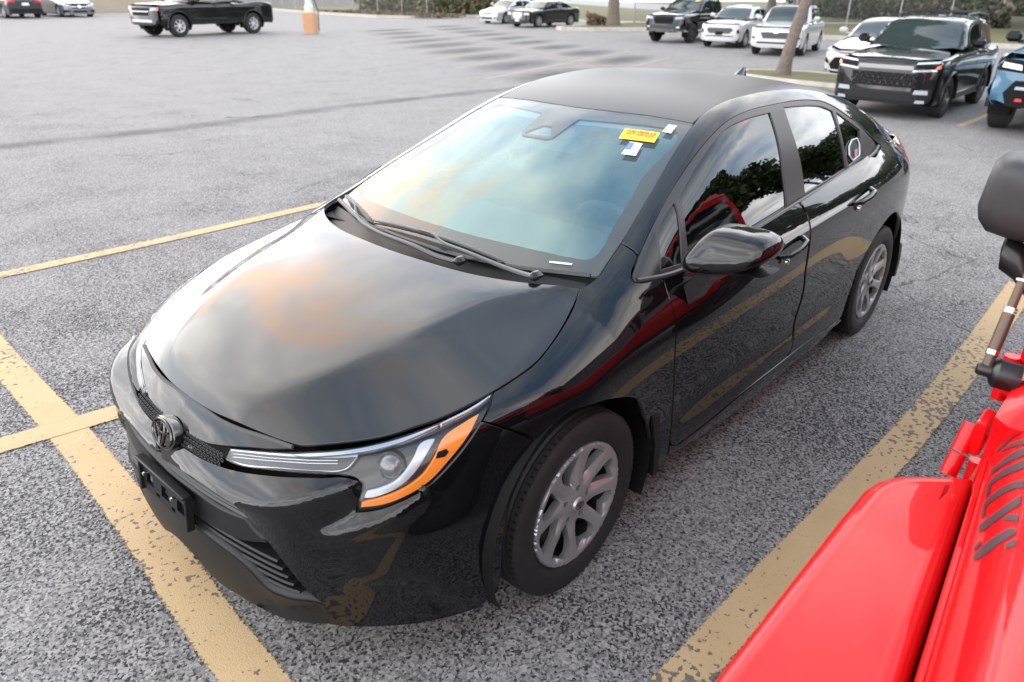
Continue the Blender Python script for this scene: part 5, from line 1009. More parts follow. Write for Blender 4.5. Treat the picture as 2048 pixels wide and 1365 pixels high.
def make_car(name, label, cat, group, pos, head, wb, hw, fo, ro, low, up, belt, paint, rt=.33, tw=.22, rr=.22, alloy=None, zb=.24, nose=None, tum=.62, cf=.20, rake=.12, doors=(-.42, -1.45, -2.30), dlo=None, ws=None, rw=None, front=(), rear=(), mirror=True, clad=None, roofw=.60, rails=False, spokes=10, box=None, ra=None, rrake=-.05):
    root = thing(name, label, cat, (pos[0], pos[1], 0), R(head), group)
    T = curve(low); G = curve(up); B = lambda x: np.interp(x, [belt[0][0], belt[1][0]], [belt[0][1], belt[1][1]])
    sec = curve([(zb-.1, .90), (zb+.03, .965), (.45, .985), (.62, 1.), (.80, .995), (1.0, .965), (1.2, .90), (1.45, .75)] if rt < .34 else [(zb-.1, .92), (zb+.03, .97), (.50, .985), (.75, 1.), (.95, .995), (1.15, .965), (1.35, .90), (1.6, .75)])
    def F1(P):
        x, y, z = P[:, 0], np.abs(P[:, 1]), P[:, 2]
        A = y-hw*sec(z)+.06*np.clip((x-fo+.7)/.7, 0, 2)**2+.06*np.clip((-wb-ro+.8-x)/.8, 0, 2)**2
        return smax(smax(smax(A, z-(T(x)-.06*y*y), .12), x-(fo-cf*(y/hw)**3-rake*np.clip(z-.55, -.1, 2)**1), .12), -wb-ro+.10*(y/hw)**3+rrake*(z-.6)-x, .12)
    hb = hw*.93
    def F2(P):
        x, y, z = P[:, 0], np.abs(P[:, 1]), P[:, 2]
        return smax((y-(hb-(z-B(x))*tum*.62-.10*np.clip(-x-wb*.75, 0, 2)))*.88, (z-(G(x)-.09*y*y))*.95, .10)
    fx = lambda x: float(T(np.array([x]))[0]); gx = lambda x: float(G(np.array([x]))[0])
    ra = ra or rt+.055; wh = (0., -wb); zc = rt+.01; H = .10; dS = (0, -.9, -.43); dT = (0, 0, -1)
    def pn(nm, m, F, poly, d, par=root, **k): return panel(nm, m, par, F, poly, d, h=k.pop('h', H), bh=k.pop('bh', .07), back=k.pop('back', .9), rim=k.pop('rim', .012), **k)
    xc = ws[0][0]                                     # cowl
    def side(nm, x0, x1, toe=None):
        lo = arch_line(x0, x1, zb, wh, ra, zc); hi = []
        for x in np.linspace(x1, x0, max(3, int(abs(x0-x1)/.15)+1)):
            if x > xc-.02 or x < dlo[-1][-1] if False else False: pass
            zt = B(x)-.012 if (xc-.15 > x > rw_end) else min(fx(x)-.035, fx(x)-.02)
            hi.append((x, zt))
        poly = [(x, hw, z) for x, z in lo]+[(x, hw-.10 if (x > xc-.15 or x < rw_end) else hb, z) for x, z in hi]
        return pn(nm, paint, F1, poly, dS, mirror=True, smooth=False)
    rw_end = rw[-1][0] if rw else -wb-ro+.3
    side('fender', fo-.215, doors[0]+.01); side('front_door', doors[0], doors[1]); side('rear_door', doors[1]-.012, doors[2]); side('rear_quarter', doors[2]-.012, -wb-ro+.12)
    xh = fo-.12; hood = [(xc, 0, 1), (xc, hw*.72, 1), (.1, hw-.125, 1), (fo-.45, hw-.15, 1), (xh-.03, hw*.55, 1), (xh, 0, 1)]
    hood = [(x, y, fx(x)) for x, y, _ in hood]; pn('hood', paint, F1, hood, dT, sym=True, lev=.002)
    nz_ = nose or (fx(fo-.1)-.05); fl = [(fo, 0, zb-.02), (fo, hw*.6, zb-.02), (fo-.2, hw*.88, zb+.02), (fo-.3, hw*.935, .45), (fo-.3, hw*.935, nz_-.10), (fo-.2, hw*.85, nz_), (fo, hw*.4, nz_+.02), (fo, 0, nz_+.03)]
    fas = pn('front_bumper', paint, F1, fl, (-1, 0, -.10), sym=True, lev=.003)[0]
    rl = [(-wb-ro, 0, zb+.02), (-wb-ro, hw*.88, zb+.04), (-wb-ro, hw*.93, .6), (-wb-ro, hw*.86, fx(-wb-ro+.15)-.08), (-wb-ro, 0, fx(-wb-ro+.15)-.05)]
    rb = pn('rear_bumper', paint, F1, rl, (1, 0, -.05), sym=True, lev=.003)[0]
    # upper body
    us = []
    for x in np.linspace(ws[0][0]-.16, rw_end+.02, 14): us.append((x, hb, float(B(np.array(x)))+.002))
    tops = [(x, .62*hw, min(gx(x)-.055, 9)) for x in np.linspace(rw_end+.06, ws[0][0]-.14, 22)]
    tops = [(x, y, max(z, float(B(np.array(x)))+.03)) for x, y, z in tops]
    pn('upper_side', paint, F2, us+tops, (0, -.82, -.57), mirror=True, smooth=False)
    rf = [(ws[-1][0], 0, 1), (ws[-1][0]-.03, roofw*hw+.05, 1)]+[(x, roofw*hw+.085, 1) for x in np.linspace(ws[-1][0]-.3, (rw[0][0] if rw else rw_end)+.2, 5)]+[((rw[0][0] if rw else rw_end)+.02, roofw*hw+.04, 1), ((rw[0][0] if rw else rw_end), 0, 1)]
    pn('roof', paint, F2, [(x, y, gx(x)) for x, y, _ in rf], dT, sym=True, lev=.001)
    w = [(ws[0][0], 0), (ws[0][0]-.06, .5*hw), (ws[0][0]-.17, .80*hw), (ws[-1][0]-.06, (roofw+.05)*hw), (ws[-1][0]-.01, .4*hw), (ws[-1][0]+.01, 0)]
    pn('windshield', M_wind, F2, [(x, y, gx(x)) for x, y in w], dT, sym=True, lev=.005, rim=.004)
    if rw:
        w = [(rw[0][0], 0), (rw[0][0]-.02, (roofw)*hw), (rw[-1][0]+.03, .70*hw), (rw[-1][0], 0)]
        pn('rear_window', M_win, F2, [(x, y, gx(x)) for x, y in w], dT if rw[0][0]-rw[-1][0] > .35 else (1, 0, -.5), sym=True, lev=.005, rim=.004)
    for q in dlo: pn('side_window', M_win, F2, [(x, hb-.1, z) for x, z in q], (0, -.82, -.57) if False else (0, -1, 0), mirror=True, lev=.004, rim=.004, bh=.05)
    # details on the two ends: (name, material, outline in (y, z), lift, mirrored?)
    for par, lst, d, X in ((fas, front, (-1, 0, 0), fo), (rb, rear, (1, 0, 0), -wb-ro)):
        for nm, m, q, lv, mir in lst:
            pn(nm, m, F1, [(X, y, z) for y, z in q], d, par=par, lev=lv, mirror=mir == 2, sym=mir == 1, bh=.04, h=.06, smooth=False, rim=.02)
    for x in wh:
        for s in (1, -1):
            far_wheel(root, (x, (hw-tw/2-.012)*s, rt), s, rt, tw, rr, alloy or M_alloy, spokes)
            b = MB(); A = np.radians(np.linspace(-20, 200, 12)); b.grid([[(x+(ra+.02)*math.cos(a), y*s, zc+(ra+.02)*math.sin(a)) for a in A] for y in (hw-.32, hw-.03)]); b.grid([[(x+q*math.cos(a), (hw-.32)*s, zc+q*math.sin(a)) for a in A] for q in (ra+.02, .01)]); b.build('wheel_arch_liner', M_dark, root)
            if clad:
                b = MB(); P = [(x+(ra+.015)*math.cos(a), (hw*.985)*s, zc+(ra+.015)*math.sin(a)) for a in np.radians(np.linspace(-8, 188, 16))]; b.tube(P, .040, 6, flat=.6); b.build('arch_moulding', clad, root)
    b = MB(); b.box((-wb/2, 0, zb+.08), (wb+.6, hw*1.35, .16)); b.build('underbody', M_dark, root)
    if clad:
        for s in (1, -1):
            b = MB(); b.box((-wb/2, s*hw*.975, zb+.05), (wb-2*ra, .04, .13), bev=.015); b.build('sill_moulding', clad, root)
    if mirror:
        for s in (1, -1):
            b = MB(); bx_ = ws[0][0]-.42; b.box((bx_, s*(hw+.10), float(B(np.array(bx_)))+.10), (.13, .22, .16), bev=.05); b.box((bx_, s*(hw-.02), float(B(np.array(bx_)))+.03), (.06, .12, .05), bev=.02); b.build('door_mirror', mirror if not isinstance(mirror, bool) else paint, root)
    for x in (doors[1]+.14, doors[2]+.16):
        for s in (1, -1):
            b = MB(); b.box((x, s*(hw*.985), float(B(np.array(x)))-.12), (.19, .05, .035), bev=.012); b.build('door_handle', paint, root)
    if rails:
        for s in (1, -1):
            b = MB(); b.tube([(x, s*(roofw*hw+.04), gx(x)+dz) for x, dz in ((ws[-1][0]-.15, -.01), (ws[-1][0]-.28, .055), (ws[-1][0]-1.1, .06), (rw_end+.55, .06), (rw_end+.40, .0))], .017, 6); b.build('roof_rail', M_satin, root)
        for x in (ws[-1][0]-.45, ws[-1][0]-1.30):
            b = MB(); b.box((x, 0, gx(x)+.075), (.06, 2*roofw*hw+.12, .03), bev=.01); b.build('roof_crossbar', M_satin, root)
    if box:
        x0, x1, z0, z1 = box
        b = MB(); b.box(((x0+x1)/2, 0, (z0+z1)/2-.02), (x0-x1, hw*1.60, .02)); b.build('load_bed', M_dark, root)
    return root, F1, F2
p_ = lambda n, c, **k: mat(n, c, k.pop('rough', .3), coat=1., spec=k.pop('spec', .3), coatr=.02, **k)
W_PEARL = p_('pearl_white_paint', (.50, .50, .49)); W_SNOW = p_('snow_white_paint', (.50, .50, .51)); BLK = p_('jet_black_paint', (.006, .006, .007), spec=.1)
SILV = p_('silver_paint', (.50, .51, .53), metal=.35); GREY = p_('steel_grey_paint', (.17, .18, .20), metal=.4); TEAL = p_('slate_blue_paint', (.045, .135, .22), metal=.1); PALE = p_('pale_blue_paint', (.36, .46, .54)); CHAR = p_('charcoal_paint', (.020, .020, .023), spec=.2)
SEDAN_LOW = lambda fo, end: [(fo+.1, .50), (fo-.02, .66), (fo-.12, .73), (fo-.35, .80), (.2, .87), (-.15, .95), (-.5, 1.02), (-1.2, 1.10), (-2.2, 1.10), (-3.0, 1.08), (end+.5, 1.08), (end+.1, 1.08), (end-.1, 1.02)]
def sedan_up(x0, h, end): return [(x0+.25, .84), (x0, .95), (x0-.35, 1.13), (x0-.72, h-.09), (x0-.95, h-.03), (x0-1.35, h), (x0-1.9, h-.01), (x0-2.35, h-.07), (x0-2.8, h-.22), (end, h-.38), (end-.3, h-.5)]
def sedan_dlo(x0, h, zb0, zb1): return [[(x0-.45, zb0+.03), (x0-.80, h-.22), (x0-1.05, h-.13), (x0-1.42, h-.10), (x0-1.40, zb0+.05)], [(x0-1.50, zb0+.055), (x0-1.51, h-.10), (x0-1.95, h-.11), (x0-2.25, h-.17), (x0-2.45, zb1+.03)], [(x0-2.53, zb1+.03), (x0-2.34, h-.19), (x0-2.60, h-.29), (x0-2.78, zb1+.05)]]
def suv_up(x0, h, xr): return [(x0+.3, 1.02), (x0, 1.14), (x0-.35, 1.36), (x0-.62, h-.10), (x0-.85, h-.03), (x0-1.4, h), (x0-2.2, h-.01), (xr+.35, h-.06), (xr+.12, h-.12), (xr-.05, h-.35), (xr-.15, 1.1), (xr-.25, .9)]
def suv_dlo(x0, h, z0, z1, xr): return [[(x0-.50, z0+.03), (x0-.78, h-.22), (x0-.98, h-.16), (x0-1.42, h-.14), (x0-1.40, z0+.05)], [(x0-1.50, z0+.055), (x0-1.50, h-.14), (x0-2.22, h-.15), (x0-2.30, z1+.03)], [(x0-2.38, z1+.03), (x0-2.32, h-.15), (xr+.35, h-.19), (xr+.20, z1+.10)]]
def lamp(y0, y1, z0, z1, sl=.03): return [(y0, z0), (y1, z0+sl), (y1-.01, z1+sl), (y0+.02, z1)]
def bar(y, z0, z1, in_=.04): return [(0, z0), (y-in_, z0), (y, z1), (0, z1)]
# the compact black off-road wagon facing the camera, right of the sedan's roof
AW, F1, F2 = make_car('black_suv', 'big black suv with roof bars and honeycomb grille, behind the sedan', 'suv', None, (-11.9, -1.95), 0, 2.69, .93, .92, 1.0,
  [(1.05, .7), (.93, .93), (.86, 1.0), (.70, 1.05), (.4, 1.08), (0, 1.11), (-.4, 1.14), (-.8, 1.15), (-2, 1.15), (-3.2, 1.15), (-3.6, 1.12), (-3.8, .9)], suv_up(-.42, 1.69, -3.52), ((-.5, 1.11), (-3.4, 1.17)), BLK, rt=.36, tw=.23, rr=.225, alloy=M_black_alloy, zb=.30, nose=1.0, ws=[(-.42, 1.14), (-1.17, 1.6)], rw=[(-3.30, 1.6), (-3.55, 1.2)], dlo=suv_dlo(-.42, 1.69, 1.11, 1.16, -3.52), doors=(-.55, -1.55, -2.42), cf=.16, rake=.05, clad=M_satin, rails=True, roofw=.62,
  front=[('grille', M_dark, bar(.56, .56, .80), .003, 1), ('light_bar', mat('lamp_bar_grey', (.20, .19, .19), .3, coat=1.), bar(.46, .855, .925, -.02), .006, 1), ('headlight', M_dark, lamp(.49, .90, .82, .99), .003, 2), ('drl', M_lampw, lamp(.50, .84, .955, .985), .010, 2), ('drl', M_lampw, lamp(.46, .84, .825, .855), .010, 2), ('corner_marker', mat('orange_lamp', (.75, .13, .03), .25, coat=1.), lamp(.80, .88, .87, .93), .010, 2), ('lower_intake', M_plast, bar(.62, .34, .50, -.02), .004, 1), ('skid_corner', mat('bright_grey_trim', (.34, .36, .40), .35), lamp(.55, .78, .46, .53, .0), .008, 2), ('skid_plate', mat('bright_grey_trim', (.34, .36, .40), .35), lamp(.60, .76, .31, .36, .0), .008, 2), ('corner_vent', M_dark, lamp(.70, .86, .56, .72, .0), .005, 2)])
for r in range(5):
    for c in range(-6, 7):
        y = (c+.5*(r % 2))*.088; z = .585+r*.048
        if abs(y) < .53:
            P, ok = cast(F1, np.array([[2., y, z]]), np.array([[-1., 0, 0]]), 0, 2, 60); b = MB(); b.tube([(P[0, 0]+.008, y+.036*math.cos(a), z+.021*math.sin(a)) for a in np.radians(range(0, 361, 60))], .006, 4, cap=False); b.build('grille_cell', M_frame, AW)
# slate-blue truck, right edge
BT, _, _ = make_car('blue_offroader', 'slate blue off road wagon cut by the right edge of the picture', 'suv', None, (-11.55, .62), 0, 2.95, .97, .93, 1.0,
  [(1.1, .8), (.95, 1.05), (.85, 1.12), (.6, 1.17), (0, 1.20), (-.5, 1.22), (-2, 1.2), (-3.4, 1.2), (-3.9, 1.15), (-4.1, .9)], [(0, 1.1), (-.30, 1.22), (-.55, 1.42), (-.80, 1.66), (-1.0, 1.76), (-1.6, 1.80), (-2.6, 1.80), (-3.5, 1.76), (-3.85, 1.6), (-4.0, 1.2)], ((-.5, 1.18), (-3.7, 1.20)), TEAL, rt=.41, tw=.28, rr=.225, alloy=M_black_alloy, zb=.46, nose=1.06, ws=[(-.32, 1.2), (-.98, 1.7)], rw=[(-3.7, 1.6), (-3.9, 1.25)], dlo=suv_dlo(-.32, 1.80, 1.18, 1.19, -3.85), doors=(-.55, -1.6, -2.45), cf=.14, rake=.04, clad=M_plast, mirror=M_plast, roofw=.68, ra=.49,
  front=[('grille', M_dark, bar(.50, .90, 1.08, .04), .004, 1), ('headlight', M_dark, lamp(.52, .92, .88, 1.05), .004, 2), ('lamp_unit', M_lampw, lamp(.57, .84, .92, .99), .012, 2), ('bumper_insert', M_dark, [(0, .42), (.66, .42), (.74, .60), (.62, .78), (0, .78)], .006, 1), ('bumper_bar', mat('bright_grey_trim', (.34, .36, .40), .35), lamp(.18, .60, .66, .70, 0), .03, 2), ('tow_hook', M_redlamp, lamp(.46, .56, .50, .54, 0), .03, 2)])
# second row behind
SED = dict(tum=.62)
make_car('white_sedan', 'low white sedan half hidden left of the black suv', 'car', None, (-17.35, -4.05), 0, 2.82, .92, .98, 1.08, SEDAN_LOW(.98, -3.9), sedan_up(-.22, 1.445, -3.6), ((-.3, .96), (-3.0, 1.02)), W_PEARL, ws=[(-.22, .95), (-1.17, 1.4)], rw=[(-2.52, 1.35), (-3.2, 1.1)], dlo=sedan_dlo(-.22, 1.445, .96, 1.0), zb=.20, alloy=M_alloy,
  front=[('grille', M_dark, [(0, .22), (.62, .22), (.70, .34), (.56, .52), (0, .53)], .004, 1), ('upper_slot', M_dark, bar(.42, .62, .645, -.06), .004, 1), ('headlight', mat('lamp_grey', (.30, .31, .33), .2, coat=1.), [(.44, .63), (.86, .70), (.88, .77), (.46, .67)], .005, 2), ('corner_vent', M_dark, [(.70, .34), (.86, .40), (.84, .50), (.72, .42)], .005, 2)])
make_car('pale_blue_car', 'pale blue hatchback partly hidden between the suv and the blue wagon', 'car', None, (-17.35, -.25), 0, 2.70, .91, .93, .95, SEDAN_LOW(.93, -3.6), [(.05, .9), (-.2, 1.02), (-.55, 1.24), (-.9, 1.42), (-1.15, 1.50), (-1.6, 1.53), (-2.4, 1.52), (-3.0, 1.42), (-3.4, 1.1), (-3.6, .9)], ((-.3, 1.0), (-3.2, 1.06)), PALE, ws=[(-.2, 1.0), (-1.13, 1.48)], rw=[(-3.0, 1.4), (-3.35, 1.15)], dlo=sedan_dlo(-.2, 1.53, 1.0, 1.04), zb=.21,
  front=[('grille', M_dark, bar(.70, .26, .44, -.04), .004, 1), ('headlight', M_lampw, [(.42, .66), (.86, .72), (.84, .80), (.46, .71)], .005, 2), ('upper_slot', M_dark, bar(.44, .60, .66, -.04), .004, 1), ('corner_vent', M_dark, [(.72, .46), (.86, .48), (.84, .58), (.74, .54)], .005, 2)])
# far row
GR = 'cars parked nose out along the far kerb'
RM, F1, F2 = make_car('black_pickup', 'black pickup truck with yellow sticker in its windscreen, parked beside two white suvs', 'pickup truck', GR, (-24.75, -13.75), 2, 3.67, 1.02, 1.0, 1.3,
  [(1.1, .85), (1.0, 1.10), (.9, 1.17), (.6, 1.22), (0, 1.26), (-.5, 1.29), (-1.5, 1.29), (-2.6, 1.29), (-2.9, 1.26), (-4.8, 1.28), (-5.1, 1.2)], [(0, 1.15), (-.42, 1.30), (-.75, 1.52), (-1.10, 1.76), (-1.35, 1.86), (-1.9, 1.90), (-2.5, 1.88), (-2.85, 1.82), (-2.98, 1.5), (-3.05, 1.2)], ((-.5, 1.26), (-2.9, 1.28)), BLK, rt=.41, tw=.28, rr=.255, alloy=mat('dark_alloy_far', (.10, .10, .11), .3, metal=.6), zb=.48, nose=1.12, ws=[(-.42, 1.3), (-1.32, 1.85)], rw=[(-2.88, 1.8), (-3.02, 1.35)], dlo=[[(-.95, 1.30), (-1.25, 1.64), (-1.45, 1.70), (-1.88, 1.72), (-1.86, 1.31)], [(-1.95, 1.31), (-1.96, 1.72), (-2.5, 1.70), (-2.7, 1.33)]], doors=(-.62, -1.90, -2.85), cf=.10, rake=.03, roofw=.66, ra=.48, box=(-3.1, -4.8, .8, 1.2),
  front=[('grille', M_dark, [(0, .80), (.42, .80), (.50, .98), (.46, 1.10), (0, 1.10)], .004, 1), ('headlight', mat('lamp_grey', (.30, .31, .33), .2, coat=1.), lamp(.56, .94, .99, 1.09), .005, 2), ('bumper_bar', mat('dark_bumper', (.02, .021, .024), .4), bar(.86, .60, .74, -.02), .03, 1), ('fog_lamp', M_lampw, lamp(.66, .82, .65, .70, 0), .045, 2)])
def screen_note(root, F2, x, y): panel('screen_sticker', mat('screen_sticker_yellow', (.80, .50, .02), .5), root, F2, [(x, y, 1.5), (x-.04, y+.20, 1.5), (x-.16, y+.20, 1.6), (x-.12, y, 1.6)], (0, 0, -1), h=.05, lev=.012, rim=0, back=1., smooth=False)
screen_note(RM, F2, -1.02, .42)
EN, F1, F2 = make_car('white_crossover', 'small white crossover with a black mesh grille, between the pickup and the tree', 'suv', GR, (-23.85, -11.1), 7, 2.6, .91, .88, .88,
  [(1.0, .65), (.88, .86), (.80, .95), (.6, 1.01), (.2, 1.06), (-.3, 1.10), (-1, 1.1), (-3.2, 1.1), (-3.45, 1.0), (-3.55, .8)], suv_up(-.40, 1.63, -3.28), ((-.5, 1.06), (-3.1, 1.15)), W_SNOW, rt=.35, tw=.22, rr=.235, zb=.30, nose=.92, ws=[(-.40, 1.1), (-1.15, 1.58)], rw=[(-3.05, 1.55), (-3.32, 1.15)], dlo=suv_dlo(-.40, 1.63, 1.06, 1.13, -3.28), doors=(-.52, -1.5, -2.32), cf=.18, rake=.08, roofw=.60,
  front=[('grille', mat('mesh_grille', (.045, .045, .048), .4), [(0, .58), (.44, .58), (.58, .72), (.50, .80), (0, .80)], .004, 1), ('number_plate', M_dark, bar(.16, .52, .66, 0), .010, 1), ('headlight', M_lampw, [(.48, .86), (.82, .90), (.82, .94), (.50, .89)], .005, 2), ('corner_vent', M_dark, [(.74, .58), (.84, .60), (.80, .76), (.72, .72)], .005, 2), ('lower_intake', M_dark, bar(.60, .46, .50, -.02), .004, 1), ('skid_plate', M_alloy, bar(.50, .34, .40, -.03), .006, 1)])
EC, F1, F2 = make_car('white_family_suv', 'big white three row suv with chrome grille bar behind the tree trunk', 'suv', GR, (-22.1, -8.4), 12, 3.07, 1.0, .98, 1.15,
  [(1.1, .7), (.98, .92), (.9, 1.02), (.7, 1.08), (.2, 1.13), (-.3, 1.16), (-1, 1.16), (-3.8, 1.16), (-4.1, 1.05), (-4.25, .8)], suv_up(-.40, 1.77, -3.95), ((-.5, 1.12), (-3.8, 1.20)), W_SNOW, rt=.385, tw=.25, rr=.26, zb=.32, nose=.98, ws=[(-.40, 1.16), (-1.2, 1.7)], rw=[(-3.7, 1.68), (-3.98, 1.2)], dlo=suv_dlo(-.40, 1.77, 1.12, 1.18, -3.95), doors=(-.58, -1.72, -2.65), cf=.18, rake=.08, roofw=.60,
  front=[('grille', mat('mesh_grille', (.045, .045, .048), .4), [(0, .62), (.46, .62), (.56, .80), (.52, .90), (0, .90)], .004, 1), ('chrome_bar', M_chrome, bar(.56, .855, .89, .0), .014, 1), ('grille_badge', M_chrome, [(-.09, .82), (.09, .82), (.09, .93), (-.09, .93)], .020, 0), ('headlight', M_lampw, [(.58, .86), (.92, .92), (.92, .99), (.60, .91)], .005, 2), ('lower_intake', M_dark, bar(.66, .44, .50, -.04), .004, 1), ('corner_vent', M_dark, [(.76, .60), (.90, .62), (.88, .68), (.78, .66)], .005, 2)])
CH, F1, F2 = make_car('black_limousine', 'old black sedan with a bright egg crate grille and silver wheels by the kerb island', 'car', GR, (-29.2, -24.8), 0, 3.05, .94, .92, 1.03,
  [(1.0, .6), (.92, .80), (.86, .88), (.6, .93), (.2, .97), (-.3, 1.01), (-1, 1.06), (-2.4, 1.08), (-3.2, 1.08), (-3.9, 1.06), (-4.1, .95)], [(-.15, .94), (-.40, 1.03), (-.8, 1.25), (-1.15, 1.42), (-1.4, 1.46), (-2.0, 1.48), (-2.6, 1.44), (-3.0, 1.30), (-3.4, 1.12), (-3.6, 1.0)], ((-.4, 1.03), (-3.2, 1.07)), CHAR, rt=.345, tw=.22, rr=.235, zb=.24, nose=.86, ws=[(-.38, 1.0), (-1.3, 1.45)], rw=[(-2.72, 1.4), (-3.3, 1.15)], dlo=sedan_dlo(-.45, 1.48, 1.03, 1.05), doors=(-.55, -1.65, -2.6), cf=.12, rake=.04,
  front=[('grille', mat('egg_crate_chrome', (.40, .39, .38), .3, metal=.7), [(0, .46), (.24, .48), (.37, .66), (.36, .82), (0, .83)], .012, 1), ('headlight', mat('yellowed_lamp', (.48, .45, .36), .2, coat=1.), lamp(.50, .84, .68, .80, .0), .006, 2), ('number_plate', M_white, bar(.16, .34, .44, 0), .012, 1)])
screen_note(CH, F2, -.98, .38)
CV, F1, F2 = make_car('silver_sedan', 'silver sedan with yellowish hood edge beside the old black sedan, at top centre', 'car', GR, (-31., -28.65), 0, 2.685, .90, .93, .98, SEDAN_LOW(.93, -3.6), sedan_up(-.25, 1.475, -3.5), ((-.3, .98), (-3.0, 1.04)), SILV, ws=[(-.25, .95), (-1.2, 1.42)], rw=[(-2.55, 1.38), (-3.2, 1.1)], dlo=sedan_dlo(-.25, 1.475, .98, 1.02), zb=.20,
  front=[('grille', M_dark, bar(.34, .56, .62, -.08), .004, 1), ('headlight', M_lampw, [(.46, .62), (.82, .68), (.80, .80), (.52, .74)], .005, 2), ('lower_intake', M_dark, bar(.44, .28, .38, -.05), .004, 1), ('fog_lamp', M_dark, lamp(.58, .76, .32, .38, 0), .005, 2)])
CV['label'] = 'silver sedan beside the old black sedan at the top centre'
screen_note(CV, F2, -.86, .34)
TC, F1, F2 = make_car('black_double_cab', 'black double cab pickup with pale steel wheels crossing the lot at the top left', 'pickup truck', None, (-12.1, -28.15), 8, 3.345, .96, .93, 1.15,
  [(1.05, .8), (.93, 1.02), (.85, 1.10), (.6, 1.15), (0, 1.18), (-.5, 1.20), (-1.5, 1.20), (-2.4, 1.20), (-2.8, 1.18), (-4.3, 1.20), (-4.6, 1.1)], [(-.05, 1.1), (-.40, 1.22), (-.75, 1.46), (-1.05, 1.68), (-1.3, 1.78), (-1.8, 1.82), (-2.3, 1.80), (-2.6, 1.74), (-2.75, 1.45), (-2.85, 1.15)], ((-.5, 1.16), (-2.7, 1.20)), BLK, rt=.39, tw=.26, rr=.225, alloy=mat('pale_steel_wheel', (.66, .67, .70), .4, metal=.2), zb=.44, nose=1.04, ws=[(-.40, 1.22), (-1.28, 1.75)], rw=[(-2.62, 1.7), (-2.8, 1.3)], dlo=[[(-.85, 1.21), (-1.15, 1.56), (-1.35, 1.64), (-1.78, 1.66), (-1.76, 1.22)], [(-1.86, 1.22), (-1.87, 1.66), (-2.3, 1.63), (-2.5, 1.24)]], doors=(-.58, -1.80, -2.62), cf=.12, rake=.03, roofw=.64, ra=.47, clad=M_satin, box=(-2.9, -4.2, .75, 1.1), spokes=7,
  front=[('grille', M_dark, bar(.56, .74, 1.0, .06), .004, 1), ('headlight', mat('lamp_grey', (.30, .31, .33), .2, coat=1.), lamp(.60, .92, .90, 1.0), .005, 2), ('grille_bar', M_alloy, bar(.52, .86, .90, 0), .02, 1), ('skid_plate', M_alloy, bar(.60, .52, .60, -.03), .012, 1), ('corner_marker', mat('orange_lamp', (.75, .13, .03), .25, coat=1.), lamp(.86, .93, .90, .96), .012, 2)])
b = MB(); b.box((-1.35, .955, .60), (1.5, .10, .06), bev=.02); b.build('side_step', M_satin, TC)
b = MB(); b.tube([(-4.55, .3, .50), (-4.75, .3, .50)], .03, 8); b.build('tow_hitch', M_satin, TC)
MZ, F1, F2 = make_car('grey_saloon', 'steel grey sedan parked nose out against the beige wall, top left', 'car', None, (-16.3, -48.95), 90, 2.87, .925, .85, 1.1, SEDAN_LOW(.85, -3.9), sedan_up(-.25, 1.46, -3.7), ((-.3, .97), (-3.0, 1.04)), GREY, ws=[(-.25, .95), (-1.2, 1.42)], rw=[(-2.6, 1.38), (-3.25, 1.1)], dlo=sedan_dlo(-.25, 1.46, .97, 1.02), zb=.18, tw=.24,
  front=[('grille', M_dark, [(0, .46), (.36, .48), (.44, .58), (.38, .68), (0, .68)], .004, 1), ('grille_bar', M_chrome, bar(.42, .56, .585, 0), .012, 1), ('grille_star', M_chrome, [(.085*math.cos(a), .575+.085*math.sin(a)) for a in np.linspace(0, 6.283, 13)[:-1]], .016, 0), ('headlight', M_lampw, [(.48, .58), (.86, .66), (.84, .76), (.54, .68)], .006, 2), ('corner_vent', M_dark, [(.50, .28), (.84, .28), (.86, .40), (.56, .36)], .005, 2), ('lower_intake', M_dark, bar(.36, .26, .36, -.05), .004, 1)])
make_car('dark_hatchback', 'dark grey car showing its red tail lamps at the top left corner', 'car', None, (-13.4, -51.4), -90, 2.7, .90, .9, 1.0, SEDAN_LOW(.9, -3.6), sedan_up(-.25, 1.43, -3.5), ((-.3, .97), (-3.0, 1.04)), p_('dark_grey_paint', (.035, .038, .045), spec=.2), ws=[(-.25, .95), (-1.2, 1.42)], rw=[(-2.6, 1.36), (-3.2, 1.1)], dlo=sedan_dlo(-.25, 1.43, .97, 1.02), zb=.22,
  rear=[('tail_lamp', M_redlamp, lamp(.50, .86, .80, .94), .008, 2), ('lower_valance', M_plast, bar(.80, .28, .50, -.02), .005, 1), ('number_plate', M_white, bar(.17, .66, .80, 0), .010, 1)])

# the far vehicles stand on ground that falls away; sizes as they read from the lot
for o_, s_ in ((AW, .85), (BT, .93), (RM, .82), (EN, .80), (EC, .79), (CH, .85), (CV, .85)): o_.scale = (s_, s_, s_)
AW.location.y += .14; BT.location.y -= .05; EN.location.y += .1; EC.location.y += .12; RM.location.y += .12
for o_ in bpy.data.objects:
    if o_.name in ('white_sedan', 'pale_blue_car'): o_.scale = (.86,)*3
